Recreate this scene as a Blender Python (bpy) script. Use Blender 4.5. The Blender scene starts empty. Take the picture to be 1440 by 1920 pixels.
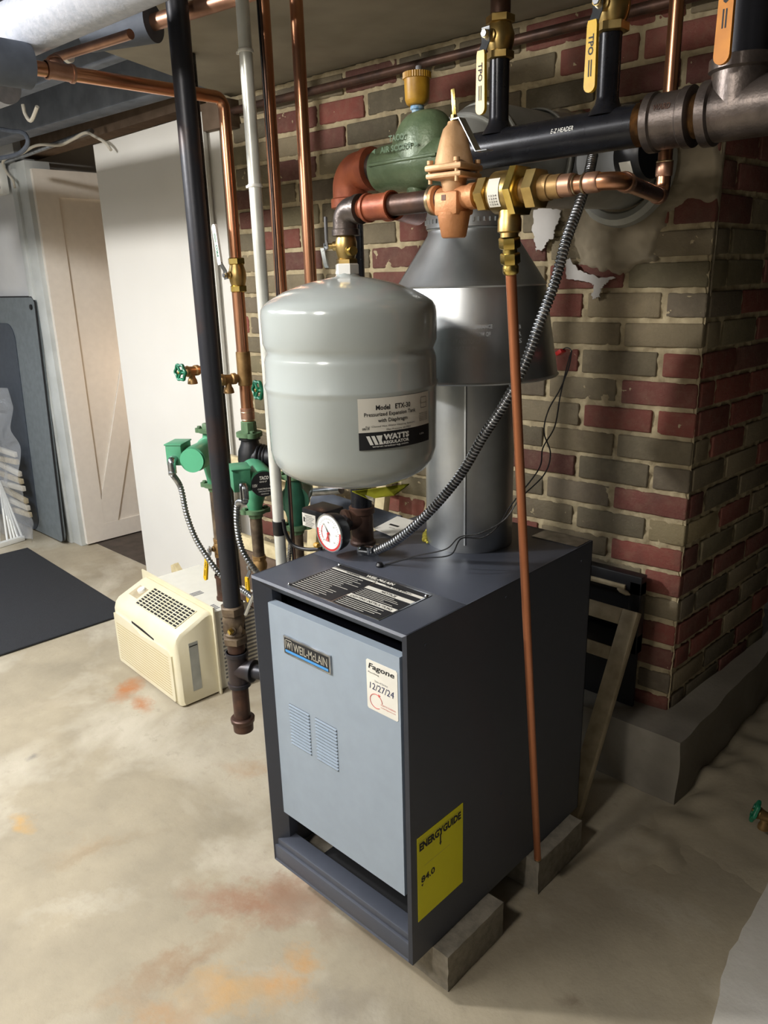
import bpy, bmesh, math, random
from mathutils import Vector, Matrix, noise
random.seed(7)
PI = math.pi
C = bpy.context.scene.collection

# ------------------------------------------------------------------ camera
FPX = 1425.355
CAM = Vector((0.80973, -0.88603, 1.42154))
CR = Matrix.Rotation(0.760119520, 3, 'Z') @ Matrix.Rotation(0.0261645476, 3, 'Y') @ Matrix.Rotation(1.27278313, 3, 'X')
def _ray(u, v): return CR @ Vector(((u - 720) / FPX, (960 - v) / FPX, -1.0))
def at(u, v, x=None, y=None, z=None, wall=None):
    """point of the place seen at photo pixel u,v lying on a plane of the place"""
    d = _ray(u, v)
    if x is not None: t = (x - CAM.x) / d.x
    elif y is not None: t = (y - CAM.y) / d.y
    elif z is not None: t = (z - CAM.z) / d.z
    else:
        t = ((WP + WN * wall) - CAM).dot(WN) / d.dot(WN)
    return CAM + d * t
# back wall plane (brick chimney wall), slightly turned against the boiler
WP = Vector((0.045, 1.071, 0.0)); WU = Vector((-0.9979, -0.065, 0.0)).normalized(); WN = Vector((0.065, -0.9979, 0.0)).normalized()
cam = bpy.data.cameras.new('camera'); camo = bpy.data.objects.new('camera', cam); C.objects.link(camo)
camo.location = CAM; camo.rotation_euler = (1.27278313, 0.0261645476, 0.760119520)
cam.sensor_fit = 'VERTICAL'; cam.sensor_height = 36.0; cam.lens = 36.0 * FPX / 1920.0; cam.clip_start = 0.02
bpy.context.scene.camera = camo

# ------------------------------------------------------------------ materials
def lin(h):
    h = h.lstrip('#'); c = [int(h[i:i+2], 16) / 255 for i in (0, 2, 4)]
    return tuple((x / 12.92 if x <= 0.04045 else ((x + 0.055) / 1.055) ** 2.4) for x in c) + (1.0,)
class NT:
    def __init__(s, name):
        s.m = bpy.data.materials.new(name); s.m.use_nodes = True; s.t = s.m.node_tree
        s.b = s.t.nodes['Principled BSDF']
    def n(s, k, **kw):
        o = s.t.nodes.new(k)
        for a, b in kw.items():
            if a.startswith('i_'): o.inputs[a[2:].replace('_', ' ')].default_value = b
            else: setattr(o, a, b)
        return o
    def l(s, a, b): s.t.links.new(a, b)
    def coord(s, obj=True):
        if not hasattr(s, 'tc'): s.tc = s.n('ShaderNodeTexCoord')
        return s.tc.outputs['Object' if obj else 'Generated']
    def world(s):
        if not hasattr(s, 'geo'): s.geo = s.n('ShaderNodeNewGeometry')
        return s.geo.outputs['Position']
    def noise(s, scale, detail=3, vec=None, rough=0.5, dist=0.0):
        o = s.n('ShaderNodeTexNoise'); o.inputs['Scale'].default_value = scale; o.inputs['Detail'].default_value = detail
        o.inputs['Roughness'].default_value = rough; o.inputs['Distortion'].default_value = dist
        s.l(vec if vec is not None else s.world(), o.inputs['Vector']); return o.outputs['Fac']
    def ramp(s, fac, a, b, ca=(0, 0, 0, 1), cb=(1, 1, 1, 1)):
        o = s.n('ShaderNodeValToRGB'); e = o.color_ramp.elements
        e[0].position = a; e[1].position = b; e[0].color = ca; e[1].color = cb
        s.l(fac, o.inputs['Fac']); return o.outputs['Color']
    def mix(s, fac, a, b, mode='MIX'):
        o = s.n('ShaderNodeMix', data_type='RGBA', blend_type=mode)
        for k, v in ((0, fac), (6, a), (7, b)):
            if isinstance(v, (float, int, tuple)): o.inputs[k].default_value = v
            else: s.l(v, o.inputs[k])
        return o.outputs[2]
    def bump(s, h, strength=0.3, dist=0.002):
        o = s.n('ShaderNodeBump'); o.inputs['Strength'].default_value = strength; o.inputs['Distance'].default_value = dist
        s.l(h, o.inputs['Height']); s.l(o.outputs['Normal'], s.b.inputs['Normal'])
    def col(s, c):
        if isinstance(c, tuple): s.b.inputs['Base Color'].default_value = c
        else: s.l(c, s.b.inputs['Base Color'])
    def set(s, rough=None, metal=None, spec=None, coat=None):
        if rough is not None: s.b.inputs['Roughness'].default_value = rough
        if metal is not None: s.b.inputs['Metallic'].default_value = metal
        if spec is not None: s.b.inputs['Specular IOR Level'].default_value = spec
        if coat is not None: s.b.inputs['Coat Weight'].default_value = coat; s.b.inputs['Coat Roughness'].default_value = 0.15
        return s
MAT = {}
def mk(name, c1, c2=None, rough=0.5, metal=0.0, scale=30, bump=0.0, bs=80, lo=0.35, hi=0.65, spec=None, coat=None, rv=0.0):
    n = NT(name)
    if c2: n.col(n.mix(n.ramp(n.noise(scale, 4), lo, hi), lin(c1), lin(c2)))
    else:
        f = n.noise(scale, 2); a = lin(c1); n.col(n.mix(f, tuple(x * 0.93 for x in a[:3]) + (1,), tuple(min(1, x * 1.07) for x in a[:3]) + (1,)))
    n.set(rough, metal, spec, coat)
    if rv:
        f = n.noise(scale * 1.7, 4); mr = n.n('ShaderNodeMapRange'); n.l(f, mr.inputs[0]); mr.inputs[3].default_value = rough - rv; mr.inputs[4].default_value = rough + rv
        n.l(mr.outputs[0], n.b.inputs['Roughness'])
    if bump: n.bump(n.noise(bs, 4), bump, 0.002)
    MAT[name] = n.m; return n.m
mk('copper', 'd6a080', 'c48a66', 0.29, 1.0, 9, rv=0.04, lo=.2, hi=.8)
mk('copper_bright', 'c4825e', 'b4704c', 0.42, 0.7, 8, rv=0.05, lo=.2, hi=.8)
mk('copper_dull', 'c29880', 'a47c68', 0.42, 0.9, 16)
mk('solder', 'cfc0a0', 'b09a78', 0.35, 1.0, 40)
mk('brass', 'c8ae74', 'a08650', 0.38, 1.0, 24, bump=0.1, rv=0.08)
mk('brass_bright', 'e4cc80', 'c8ac58', 0.25, 1.0, 24)
mk('brass_dull', 'a8885a', '80643e', 0.48, .7, 30, bump=0.2)
mk('bronze_cast', 'c98f62', 'b0774c', 0.5, 0.35, 30, bump=0.25, bs=220)
mk('bronze_pale', 'd2ac84', 'bd9468', 0.5, 0.3, 30, bump=0.2, bs=220)
mk('rust_orange', 'a85c3c', '86452e', 0.5, 0.35, 26, bump=0.25, bs=160)
mk('iron_brown', '5e4438', '40302a', 0.45, 0.5, 22, bump=0.2, bs=160)
mk('iron_grey', '6a615c', '4c4542', 0.38, 0.7, 26, bump=0.25, bs=180)
mk('iron_tan', '7a6a56', '4a3e34', 0.55, 0.4, 30, bump=0.3, bs=160)
mk('black_pipe', '24252b', '1a1b20', 0.28, 0.35, 20, rv=0.06)
mk('black_pipe_worn', '2c2d33', '46332c', 0.4, 0.35, 9, bump=0.12, lo=0.5, hi=0.75)
mk('black_plastic', '15161a', None, 0.4)
mk('black_gloss', '0c0d12', None, 0.12)
mk('black_matte', '101114', None, 0.8)
mk('thread', '8a6a44', '5c4630', 0.5, 0.6, 60)
mk('galvanized', 'd4d8da', 'b8bdc0', 0.42, 1.0, 7, rv=0.07)
mk('galvanized_dull', '8c9193', '74797c', 0.4, 1.0, 12, rv=0.07)
mk('flue_paint', 'a9aaa6', '979892', 0.45, 0.5, 12)
mk('chrome', 'c8ccd0', None, 0.2, 1.0)
mk('steel', 'b9bcc0', '8f9296', 0.3, 1.0, 40)
mk('emt', 'b7bcbb', 'a3a8a8', 0.42, 0.55, 20)
mk('emt_paint', 'e4e6df', 'c9cbc4', 0.35, 0.3, 15)
mk('tank_grey', 'a9b0ae', None, 0.16, 0.0, 6, coat=0.5)
mk('jacket', '434751', None, 0.42, 0.0, 40, bump=0.03, bs=900)
mk('door_blue', '8c98a4', None, 0.4, 0.0, 30)
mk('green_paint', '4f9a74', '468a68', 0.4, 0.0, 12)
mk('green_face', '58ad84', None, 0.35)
mk('green_shaded', '2e6650', '285844', 0.4)  # pump green darkened in the colour for the shade under the tank
mk('drum', 'c8ccd0', None, 0.45, 0.3)
mk('green_dull', '5c7a58', '4a6648', 0.55, 0.0, 40, bump=0.2)
mk('green_cast', '66785a', '54664a', 0.35, 0.1, 30, bump=0.35, bs=140)
mk('green_handle', '1f7a58', '15604a', 0.35)
mk('yellow_grip', 'e2b708', 'd0a404', 0.35, 0, 30)
mk('orange_grip', 'd88a10', 'c47808', 0.4, 0, 30)
mk('yellow_cap', 'c79a2e', 'a87c20', 0.45)
mk('yellow_label', 'ece40c', 'e0d808', 0.5, 0, 6)
mk('yellow_paper', 'c8cc20', None, 0.6)
mk('sealant', 'd8cc50', 'b8a83c', 0.7, bump=0.4)
mk('white_paint', 'dcdcd6', None, 0.5)
mk('white_plastic', 'e8e8e2', None, 0.4)
mk('paper', 'dedbd0', 'd0cdc2', 0.7, 0, 8)
mk('ink', '17181c', None, 0.6)
mk('ink_blue', '1c2450', None, 0.6)
mk('ink_grey', '75767a', None, 0.6)
mk('ink_red', 'c84a42', None, 0.6)
mk('red_paint', 'c03030', None, 0.4)
mk('blue_strip', '3f8ccc', None, 0.35)
mk('blue_tape', '5f93bd', 'b8ccd8', 0.6, 0, 160)
mk('board_white', 'dedcd6', None, 0.45, 0, 3)
mk('board_grey', 'b4b4b2', None, 0.5, 0, 3)
mk('door_white', 'dcd6cc', None, 0.5)
mk('wall_white', 'cfd0d0', 'c4c6c8', 0.7, 0, 4)
mk('jamb', 'c4c8c6', 'b4b8b6', 0.6, 0, 7)
mk('panel_grey', '6c7478', '626a6e', 0.5)
mk('panel_dark', '3b434e', '343c46', 0.45)
mk('ac_cream', 'ddd6bc', 'd8d0b2', 0.42, 0, 10)
mk('ac_white', 'd8d6ca', None, 0.4)
mk('ac_grille', 'bfae84', None, 0.5)
mk('wood_cream', 'd6c8a0', 'c2b28a', 0.6, 0, 40, bump=0.15)
mk('wood_pale', 'bcae90', 'a4967a', 0.6, 0, 30, bump=0.2)
mk('wood_brown', '6a5848', '584838', 0.8, 0, 18, bump=0.3)
mk('joist', '7e8694', '6a717e', 0.8, 0, 12, bump=0.3, bs=60)
mk('ceil_board', 'a0998a', '8c8678', 0.8, 0, 5, bump=0.2, bs=30)
mk('insulation', 'b8bcc6', 'a6acb8', 0.5, 0, 60, bump=0.4, bs=120)
mk('insulation_dark', '5d6470', '525964', 0.75, 0, 30)
mk('tape_black', '141416', None, 0.35)
mk('cable_white', 'c8c2b4', None, 0.5)
mk('concrete_block', '918a7c', '7c766a', 0.9, 0, 50, bump=0.5, bs=200)
mk('dirt_floor', '4a4037', '3c342c', 0.9, 0, 14, bump=0.4)
mk('room_wall', 'c4c0b8', 'b8b4ac', 0.85, 0, 3)
mk('unlit_wall', '2c2a28', None, 0.9)
mk('jute', '8a5a34', '603c24', 0.8, 0, 60)

def concrete(name, base, dark, light, spots=()):
    n = NT(name); P = n.world()
    c = n.mix(n.ramp(n.noise(3.2, 6, rough=0.62), 0.3, 0.7), lin(base), lin(dark))
    c = n.mix(n.ramp(n.noise(1.7, 5, rough=0.6, dist=0.4), 0.5, 0.68), c, lin(light))
    c = n.mix(n.ramp(n.noise(26, 5, rough=0.7), 0.56, 0.75, (0, 0, 0, 1), (0.5, 0.5, 0.5, 1)), c, lin(dark))
    dn = n.n('ShaderNodeTexNoise'); dn.inputs['Scale'].default_value = 11; dn.inputs['Detail'].default_value = 9; dn.inputs['Roughness'].default_value = .68; n.l(P, dn.inputs['Vector'])
    for (x, y, rx, ry, ang, colr, amt, amp) in spots:
        mp = n.n('ShaderNodeMapping', vector_type='TEXTURE'); mp.inputs['Location'].default_value = (x, y, 0)
        mp.inputs['Rotation'].default_value = (0, 0, ang); mp.inputs['Scale'].default_value = (rx, ry, 1e6)
        ad = n.n('ShaderNodeVectorMath', operation='SCALE'); sb = n.n('ShaderNodeVectorMath', operation='SUBTRACT')
        n.l(dn.outputs['Color'], sb.inputs[0]); sb.inputs[1].default_value = (0.5, 0.5, 0.5)
        n.l(sb.outputs[0], ad.inputs[0]); ad.inputs['Scale'].default_value = amp
        a2 = n.n('ShaderNodeVectorMath', operation='ADD'); n.l(P, a2.inputs[0]); n.l(ad.outputs[0], a2.inputs[1])
        n.l(a2.outputs[0], mp.inputs['Vector'])
        le = n.n('ShaderNodeVectorMath', operation='LENGTH'); n.l(mp.outputs[0], le.inputs[0])
        f = n.ramp(le.outputs['Value'], 0.1, 1.0, (amt, amt, amt, 1), (0, 0, 0, 1))
        c = n.mix(f, c, lin(colr))
    n.col(c); n.set(0.75); n.bump(n.noise(45, 6, rough=0.7), 0.35, 0.004); MAT[name] = n.m
def fl(u, v): p = at(u, v, z=0); return p.x, p.y
S = []
def spot(u, v, rx, ry, ang, c, a, amp=0.12): x, y = fl(u, v); S.append((x, y, rx * 1.15, ry * 1.25, ang, c, a * .95, amp * 1.7))
spot(240, 1292, .10, .045, 2.2, 'a8642c', .85, .1); spot(268, 1318, .07, .03, 2.9, 'a8642c', .75, .08)
spot(478, 1690, .20, .06, .5, '8a5c42', .75, .16); spot(545, 1665, .08, .05, .5, '8a5c42', .8, .1)
spot(345, 1800, .04, .16, -.2, '8c6e50', .6, .14); spot(430, 1860, .12, .06, .6, 'b89058', .75, .16)
spot(530, 1840, .07, .04, .2, 'b88c54', .75, .12); spot(575, 1795, .05, .03, .2, 'b88c54', .7, .1)
spot(300, 1900, .10, .04, .4, 'a88258', .6, .16); spot(42, 1540, .05, .03, .2, 'b8904e', .7, .1)
spot(170, 1590, .12, .05, 1.2, '9a8466', .5, .16); spot(470, 1440, .12, .05, .6, 'a0805c', .45, .14)
spot(1070, 1880, .03, .02, 0, '6a5c4a', .7, .06); spot(1140, 1700, .16, .10, .3, '8a806e', .5, .2)
spot(150, 1700, .16, .05, .9, 'c0baaa', .35, .2); spot(640, 1880, .10, .05, .9, '7c7468', .5, .12)
spot(190, 1590, .2, .02, 1.2, '8c7e66', .5, .12); spot(60, 1420, .02, .015, 1.2, '6a6a66', .7, .04)
spot(95, 1320, .25, .03, 1.0, 'a89c86', .5, .15); spot(600, 1700, .30, .05, .1, '84705c', .5, .15)
concrete('floor_concrete', 'a89d86', '8c8370', 'bab2a0', S)
concrete('footing_concrete', '8c867a', '746e62', '9a948a')
concrete('slab_concrete', 'ccc8be', 'bcb7ac', 'd6d2ca')
concrete('rubble', '958b78', '7c7262', 'a39a88')
n = NT('brick'); a = n.n('ShaderNodeVertexColor'); a.layer_name = 'Col'
c = n.mix(n.ramp(n.noise(38, 5, rough=0.7), 0.45, 0.85, (0, 0, 0, 1), (.3, .3, .3, 1)), a.outputs['Color'], lin('97876e'))
c = n.mix(n.ramp(n.noise(12, 5), 0.5, 0.8, (0, 0, 0, 1), (.5, .5, .5, 1)), c, lin('4e4238'))
n.col(c); n.set(0.85); n.bump(n.noise(130, 5, rough=0.7), 0.6, 0.004); MAT['brick'] = n.m
mk('mortar', 'b6a888', 'a09275', 0.95, 0, 30, bump=0.7, bs=150)
mk('plaster', '9c917c', '857a66', 0.9, 0, 9, bump=0.5, bs=60)
mk('paint_flake', 'c9c6c2', None, 0.7, bump=0.2)
n = NT('plastic_film'); n.col(lin('c8ccd0')); n.set(0.12); n.b.inputs['Alpha'].default_value = 0.3; n.bump(n.noise(14, 4, dist=1.0), 1.0, 0.02); MAT['film'] = n.m
n = NT('mat_rubber'); n.col(n.mix(n.ramp(n.noise(400, 2), .4, .6), lin('1a1c20'), lin('282a2e'))); n.set(0.9); n.bump(n.noise(300, 2), 0.6, 0.003); MAT['mat_rubber'] = n.m

# ------------------------------------------------------------------ geometry
def frame(d):
    d = Vector(d).normalized(); u = Vector((0, 0, 1)) if abs(d.z) < 0.9 else Vector((1, 0, 0))
    x = u.cross(d).normalized(); y = d.cross(x).normalized(); return x, y, d
class G:
    def __init__(s): s.v = []; s.f = []
    def add(s, vs, fs):
        o = len(s.v); s.v += [Vector(p) for p in vs]; s.f += [[i + o for i in f] for f in fs]; return s
    def tube(s, pts, r, seg=16, cap=True):
        pts = [Vector(p) for p in pts]; n = len(pts); rs = r if isinstance(r, (list, tuple)) else [r] * n
        T = []
        for i in range(n):
            a = pts[max(0, i - 1)]; b = pts[min(n - 1, i + 1)]; t = b - a
            if t.length < 1e-9: t = T[-1] if T else Vector((0, 0, 1))
            T.append(t.normalized())
        x, y, _ = frame(T[0]); vs = []
        for i in range(n):
            if i:
                q = T[i - 1].rotation_difference(T[i]); x = q @ x; y = q @ y
            for k in range(seg):
                a = 2 * PI * k / seg; vs.append(pts[i] + (x * math.cos(a) + y * math.sin(a)) * rs[i])
        fs = [[i * seg + k, i * seg + (k + 1) % seg, (i + 1) * seg + (k + 1) % seg, (i + 1) * seg + k] for i in range(n - 1) for k in range(seg)]
        if cap: fs.append(list(range(seg))[::-1]); fs.append([(n - 1) * seg + k for k in range(seg)])
        return s.add(vs, fs)
    def rev(s, o, d, prof, seg=24, cap=True, arc=None, rot=0.0):
        """prof: list of (radius, distance along d)"""
        o = Vector(o); x, y, d = frame(d); vs = []
        for r, h in prof:
            for k in range(seg):
                a = rot + 2 * PI * k / seg; vs.append(o + d * h + (x * math.cos(a) + y * math.sin(a)) * max(r, 1e-5))
        n = len(prof)
        fs = [[i * seg + k, i * seg + (k + 1) % seg, (i + 1) * seg + (k + 1) % seg, (i + 1) * seg + k] for i in range(n - 1) for k in range(seg)]
        if cap: fs.append(list(range(seg))[::-1]); fs.append([(n - 1) * seg + k for k in range(seg)])
        return s.add(vs, fs)
    def hexa(s, o, d, r, h, ch=0.12):
        return s.rev(o, d, [(r * (1 - ch), 0), (r, h * 0.12), (r, h * 0.88), (r * (1 - ch), h)], seg=6)
    def box(s, c, size, R=None, bev=0.0):
        bm = bmesh.new(); bmesh.ops.create_cube(bm, size=1.0)
        for v in bm.verts: v.co = Vector((v.co.x * size[0], v.co.y * size[1], v.co.z * size[2]))
        if bev: bmesh.ops.bevel(bm, geom=bm.edges[:], offset=bev, segments=2, profile=0.5, affect='EDGES')
        R = R or Matrix.Identity(3); c = Vector(c); bm.verts.index_update()
        s.add([c + R @ v.co for v in bm.verts], [[v.index for v in f.verts] for f in bm.faces]); bm.free(); return s
    def bb(s, a, b, bev=0.0):
        a = Vector(a); b = Vector(b); return s.box((a + b) / 2, [abs(x) for x in (b - a)], None, bev)
    def prism(s, poly, ex):
        """poly: 3D outline, ex: extrusion vector"""
        n = len(poly); ex = Vector(ex); P = [Vector(p) for p in poly]
        return s.add(P + [p + ex for p in P], [list(range(n))[::-1], [n + i for i in range(n)]] + [[i, (i + 1) % n, n + (i + 1) % n, n + i] for i in range(n)])
    def grid(s, fn, nu, nv, flip=False):
        vs = [fn(i / nu, j / nv) for j in range(nv + 1) for i in range(nu + 1)]
        fs = [[j * (nu + 1) + i, j * (nu + 1) + i + 1, (j + 1) * (nu + 1) + i + 1, (j + 1) * (nu + 1) + i] for j in range(nv) for i in range(nu)]
        if flip: fs = [f[::-1] for f in fs]
        return s.add(vs, fs)
    def sphere(s, c, r, seg=16, rings=10, sc=(1, 1, 1)):
        return s.rev(Vector(c) - Vector((0, 0, r * sc[2])), (0, 0, 1), [(r * sc[0] * math.sin(PI * i / rings), r * sc[2] * (1 - math.cos(PI * i / rings))) for i in range(rings + 1)], seg, cap=False)
    def torus(s, c, d, R, r, seg=24, rs=8):
        x, y, d = frame(d); c = Vector(c)
        pts = [c + (x * math.cos(2 * PI * k / seg) + y * math.sin(2 * PI * k / seg)) * R for k in range(seg)]
        vs = []
        for k in range(seg):
            o = (pts[k] - c).normalized()
            for j in range(rs): a = 2 * PI * j / rs; vs.append(pts[k] + (o * math.cos(a) + d * math.sin(a)) * r)
        return s.add(vs, [[k * rs + j, k * rs + (j + 1) % rs, ((k + 1) % seg) * rs + (j + 1) % rs, ((k + 1) % seg) * rs + j] for k in range(seg) for j in range(rs)])
    def build(s, name, mat, parent=None, sharp=40, recalc=True, solid=0.0):
        me = bpy.data.meshes.new(name)
        if parent is not None: org = ROOT[parent.name]
        else:
            xs = [v.x for v in s.v]; ys = [v.y for v in s.v]; zs = [v.z for v in s.v]
            org = Vector(((min(xs) + max(xs)) / 2, (min(ys) + max(ys)) / 2, min(zs)))
        me.from_pydata([v - org for v in s.v], [], s.f); me.validate()
        if recalc:
            bm = bmesh.new(); bm.from_mesh(me); bmesh.ops.recalc_face_normals(bm, faces=bm.faces[:]); bm.to_mesh(me); bm.free()
        me.polygons.foreach_set('use_smooth', [True] * len(me.polygons)); me.set_sharp_from_angle(angle=math.radians(sharp))
        me.materials.append(MAT[mat]); o = bpy.data.objects.new(name, me); C.objects.link(o)
        ROOT[o.name] = org
        if parent is not None: o.parent = parent
        else: o.location = org
        return o
ROOT = {}
def thing(name, label, cat, loc, group=None):
    o = bpy.data.objects.new(name, None); o.empty_display_size = 0.03; C.objects.link(o); o.location = loc
    ROOT[o.name] = Vector(loc); o['label'] = label; o['category'] = cat
    if group: o['group'] = group
    return o
def tag(o, label, cat, group=None):
    o['label'] = label; o['category'] = cat
    if group: o['group'] = group
    return o
def struct(o): o['kind'] = 'structure'; return o
_tc = {}
def textgeo(s, bold=0.0):
    k = (s, bold)
    if k in _tc: return _tc[k]
    cu = bpy.data.curves.new('lettering', 'FONT'); cu.body = s; cu.size = 1.0; cu.offset = bold; cu.fill_mode = 'FRONT'; cu.resolution_u = 2
    ob = bpy.data.objects.new('lettering', cu); C.objects.link(ob); dg = bpy.context.evaluated_depsgraph_get(); dg.update()
    me = bpy.data.meshes.new_from_object(ob.evaluated_get(dg)); vs = [v.co.copy() for v in me.vertices]; fs = [list(p.vertices) for p in me.polygons]
    bpy.data.objects.remove(ob); bpy.data.meshes.remove(me); bpy.data.curves.remove(cu)
    x0 = min(v.x for v in vs); x1 = max(v.x for v in vs); y0 = min(v.y for v in vs); y1 = max(v.y for v in vs)
    _tc[k] = ([((v.x - x0) / (x1 - x0), (v.y - y0) / (y1 - y0)) for v in vs], fs, (x1 - x0) / (y1 - y0)); return _tc[k]
def text(g, s, fn, x0, y0, w, h, bold=0.0, slant=0.0):
    """fn(u, v) maps label coordinates in metres onto the surface"""
    vs, fs, asp = textgeo(s, bold)
    g.add([fn(x0 + a * w + b * slant * h, y0 + b * h) for a, b in vs], fs)
def flat(o, ux, uy, off=0.0):
    o = Vector(o); ux = Vector(ux).normalized(); uy = Vector(uy).normalized(); n = ux.cross(uy)
    return lambda u, v: o + ux * u + uy * v + n * off
def rect(g, fn, x0, y0, x1, y1, nu=1, nv=1):
    g.grid(lambda a, b: fn(x0 + (x1 - x0) * a, y0 + (y1 - y0) * b), nu, nv)
def fillet(pts, r, n=8):
    P = [Vector(p) for p in pts]; out = [P[0]]
    for i in range(1, len(P) - 1):
        a = (P[i - 1] - P[i]); b = (P[i + 1] - P[i]); ang = a.angle(b); t = min(r / math.tan(ang / 2), a.length * .49, b.length * .49); rr = t * math.tan(ang / 2)
        a.normalize(); b.normalize(); c = P[i] + (a + b).normalized() * (rr / math.sin(ang / 2)); p0 = P[i] + a * t; p1 = P[i] + b * t
        v0 = p0 - c; v1 = p1 - c; tot = v0.angle(v1); ax = v0.cross(v1).normalized()
        for k in range(n + 1): out.append(c + Matrix.Rotation(tot * k / n, 3, ax) @ v0)
    out.append(P[-1]); return out
def spline(pts, n=12):
    P = [Vector(p) for p in pts]; P = [P[0] * 2 - P[1]] + P + [P[-1] * 2 - P[-2]]; out = []
    for i in range(1, len(P) - 2):
        for k in range(n):
            t = k / n; a, b, c, d = P[i - 1:i + 3]
            out.append(0.5 * ((2 * b) + (c - a) * t + (2 * a - 5 * b + 4 * c - d) * t * t + (3 * b - a - 3 * c + d) * t ** 3))
    out.append(P[-2]); return out
def resample(pts, step):
    out = [pts[0]]; acc = 0.0
    for i in range(len(pts) - 1):
        a, b = pts[i], pts[i + 1]; L = (b - a).length; t = step - acc
        while t <= L: out.append(a.lerp(b, t / L)); t += step
        acc = L - (t - step)
    return out
def armored(name, mat, pts, r, label, pitch=0.0075, parent=None):
    pitch *= 1.2; p = resample(spline(pts, 30), pitch / 4); pr = (0.72, 1.0, 1.06, 0.98)
    g = G().tube(p, [r * pr[i % 4] for i in range(len(p))], 14); o = g.build(name, mat, parent, sharp=80)
    if label: tag(o, label, 'cable')
    return o
# ================================================================== THE SETTING
def wobble(x, y, z, s, a): return noise.noise(Vector((x * s, y * s, z * s))) * a
struct(G().grid(lambda a, b: Vector((-6 + 9 * a, -3.6 + 6.6 * b, wobble(a * 9, b * 6.6, 0, 2.0, 0.002) - 0.001)), 90, 66).build('floor', 'floor_concrete'))
# brick wall: every brick of the photo's right part by its own row pattern
RED = ('78443a', '6e4038', '80463c', '664038'); TAN = ('7c7058', '746a55', '847860', '6d6353'); LT = ('988a68', '8f8262'); GY = ('706850', '665e4c')
PAL = {'R': RED, 'T': TAN, 'L': LT, 'G': GY}
rows = {8: 'hR', 7: 'sT', 6: 'sGR', 5: 'hTTR', 4: 'sTTT', 3: 'hRTR', 2: 'sRTT', 1: 'hRRT', 0: 'sTTG', -1: 'hTGR', -2: 'sRTG', -3: 'hLGT', -4: 'sRTR', -5: 'hRTT', -6: 'sTRT', -7: 'hRTR', -8: 'sRTT', -9: 'hTGT',
        9: 'sRTR', 10: 'hRRT', 11: 'sRRTG', 12: 'hRRGTG', 13: 'sRRTRG', 14: 'hTRRTG', 15: 'sTTTG'}
Z0, PITCH, MOR = 0.922, 0.0755, 0.013
class BG(G):
    def __init__(s): super().__init__(); s.col = []
    def brick(s, c, ux, n, L, H, colr):
        a = len(s.f); R = Matrix((ux, n, Vector((0, 0, 1)))).transposed()
        R = R @ Matrix.Rotation(random.uniform(-.012, .012), 3, 'Y') @ Matrix.Rotation(random.uniform(-.008, .008), 3, 'Z')
        s.box(c, (L + random.uniform(-.006, .003), 0.06, H + random.uniform(-.004, .003)), R, 0.0045)
        s.col += [colr] * (len(s.f) - a)
def bcol(k):
    c = lin(random.choice(PAL[k])); f = random.uniform(.8, 1.2); return tuple(min(1, x * f) for x in c[:3]) + (1,)
bg = BG(); side = BG()
WC = WP
SIDEU = Vector((0.062, 0.998, 0)).normalized()  # pier side runs back into the dark
for r in range(-10, 16):
    zc = Z0 + r * PITCH + PITCH / 2 ; spec = rows.get(r, 's')
    if zc > 2.06 or zc < .2: continue
    u = 0.0; first = True; i = 0
    while u < 1.86:
        L = (0.098 if spec[0] == 'h' else 0.205) if first else random.choice((0.205, 0.205, 0.2, 0.212))
        if i + 1 < len(spec): k = spec[i + 1]
        else: k = 'R' if random.random() < (.33 if (u < .9 and zc < 1.6) else (.6 if u < .5 else .2)) else random.choice('TTTGG')
        L2 = min(L, 1.9 - u)
        bg.brick(WC + WU * (u + L2 / 2) - WN * (.03 + random.uniform(-.003, .0012)) + Vector((0, 0, zc + wobble(u, zc, 0, 3, .004))), WU, WN, L2, PITCH - MOR, bcol(k))
        u += L + MOR; first = False; i += 1
    u = 0.0; first = True; kk = spec[1] if len(spec) > 1 else 'T'
    while u < 0.64:
        L = (0.205 if spec[0] == 'h' else 0.098) if first else 0.205
        k = kk if first else ('R' if random.random() < .45 else random.choice('TG'))
        SN = Vector((SIDEU.y, -SIDEU.x, 0))
        L = min(L, .67 - u)
        off = .006 if first else 0
        side.brick(WC + SIDEU * (u + L / 2 + .003 + (0.008 if first else 0)) - SN * (.030 + random.uniform(-.002, .001)) + Vector((0, 0, zc)), SIDEU, SN, L - (0.02 if first else 0), PITCH - MOR, bcol(k))
        u += L + MOR; first = False
def colbuild(g, name):
    o = g.build(name, 'brick', sharp=50); me = o.data
    ca = me.color_attributes.new('Col', 'FLOAT_COLOR', 'CORNER')
    for p, c in zip(me.polygons, g.col):
        for li in p.loop_indices: ca.data[li].color = c
    return o
bw = struct(colbuild(bg, 'wall_back')); bs = struct(colbuild(side, 'wall_pier_side'))
def mort(u, v):
    x = u * 1.9; z = 0.18 + v * 1.88; d = -0.0048 + wobble(x, 0, z, 38, .0075) + wobble(x, 3, z, 110, .004)
    return WC + WU * x + WN * d + Vector((0, 0, z))
G().grid(mort, 330, 330).build('mortar_joints', 'mortar', bw, sharp=90)
def mort2(u, v):
    x = u * .67; z = 0.18 + v * 1.88; d = -0.0065 + wobble(x, 9, z, 45, .007); SN = Vector((SIDEU.y, -SIDEU.x, 0))
    return WC + SIDEU * x + SN * d + Vector((0, 0, z))
G().grid(mort2, 120, 300).build('mortar_joints', 'mortar', bs, sharp=90)
# core behind, so no light passes
struct(G().prism([WC + WU * 1.9 - WN * .02 + Vector((0, 0, 0)), WC - WN * .02 + Vector((-.02, .0, 0)), WC + SIDEU * .67 + Vector((-.03, 0, 0)), WC + WU * 1.9 - WN * .83], (0, 0, 2.4)).build('wall_core', 'mortar'))
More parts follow.
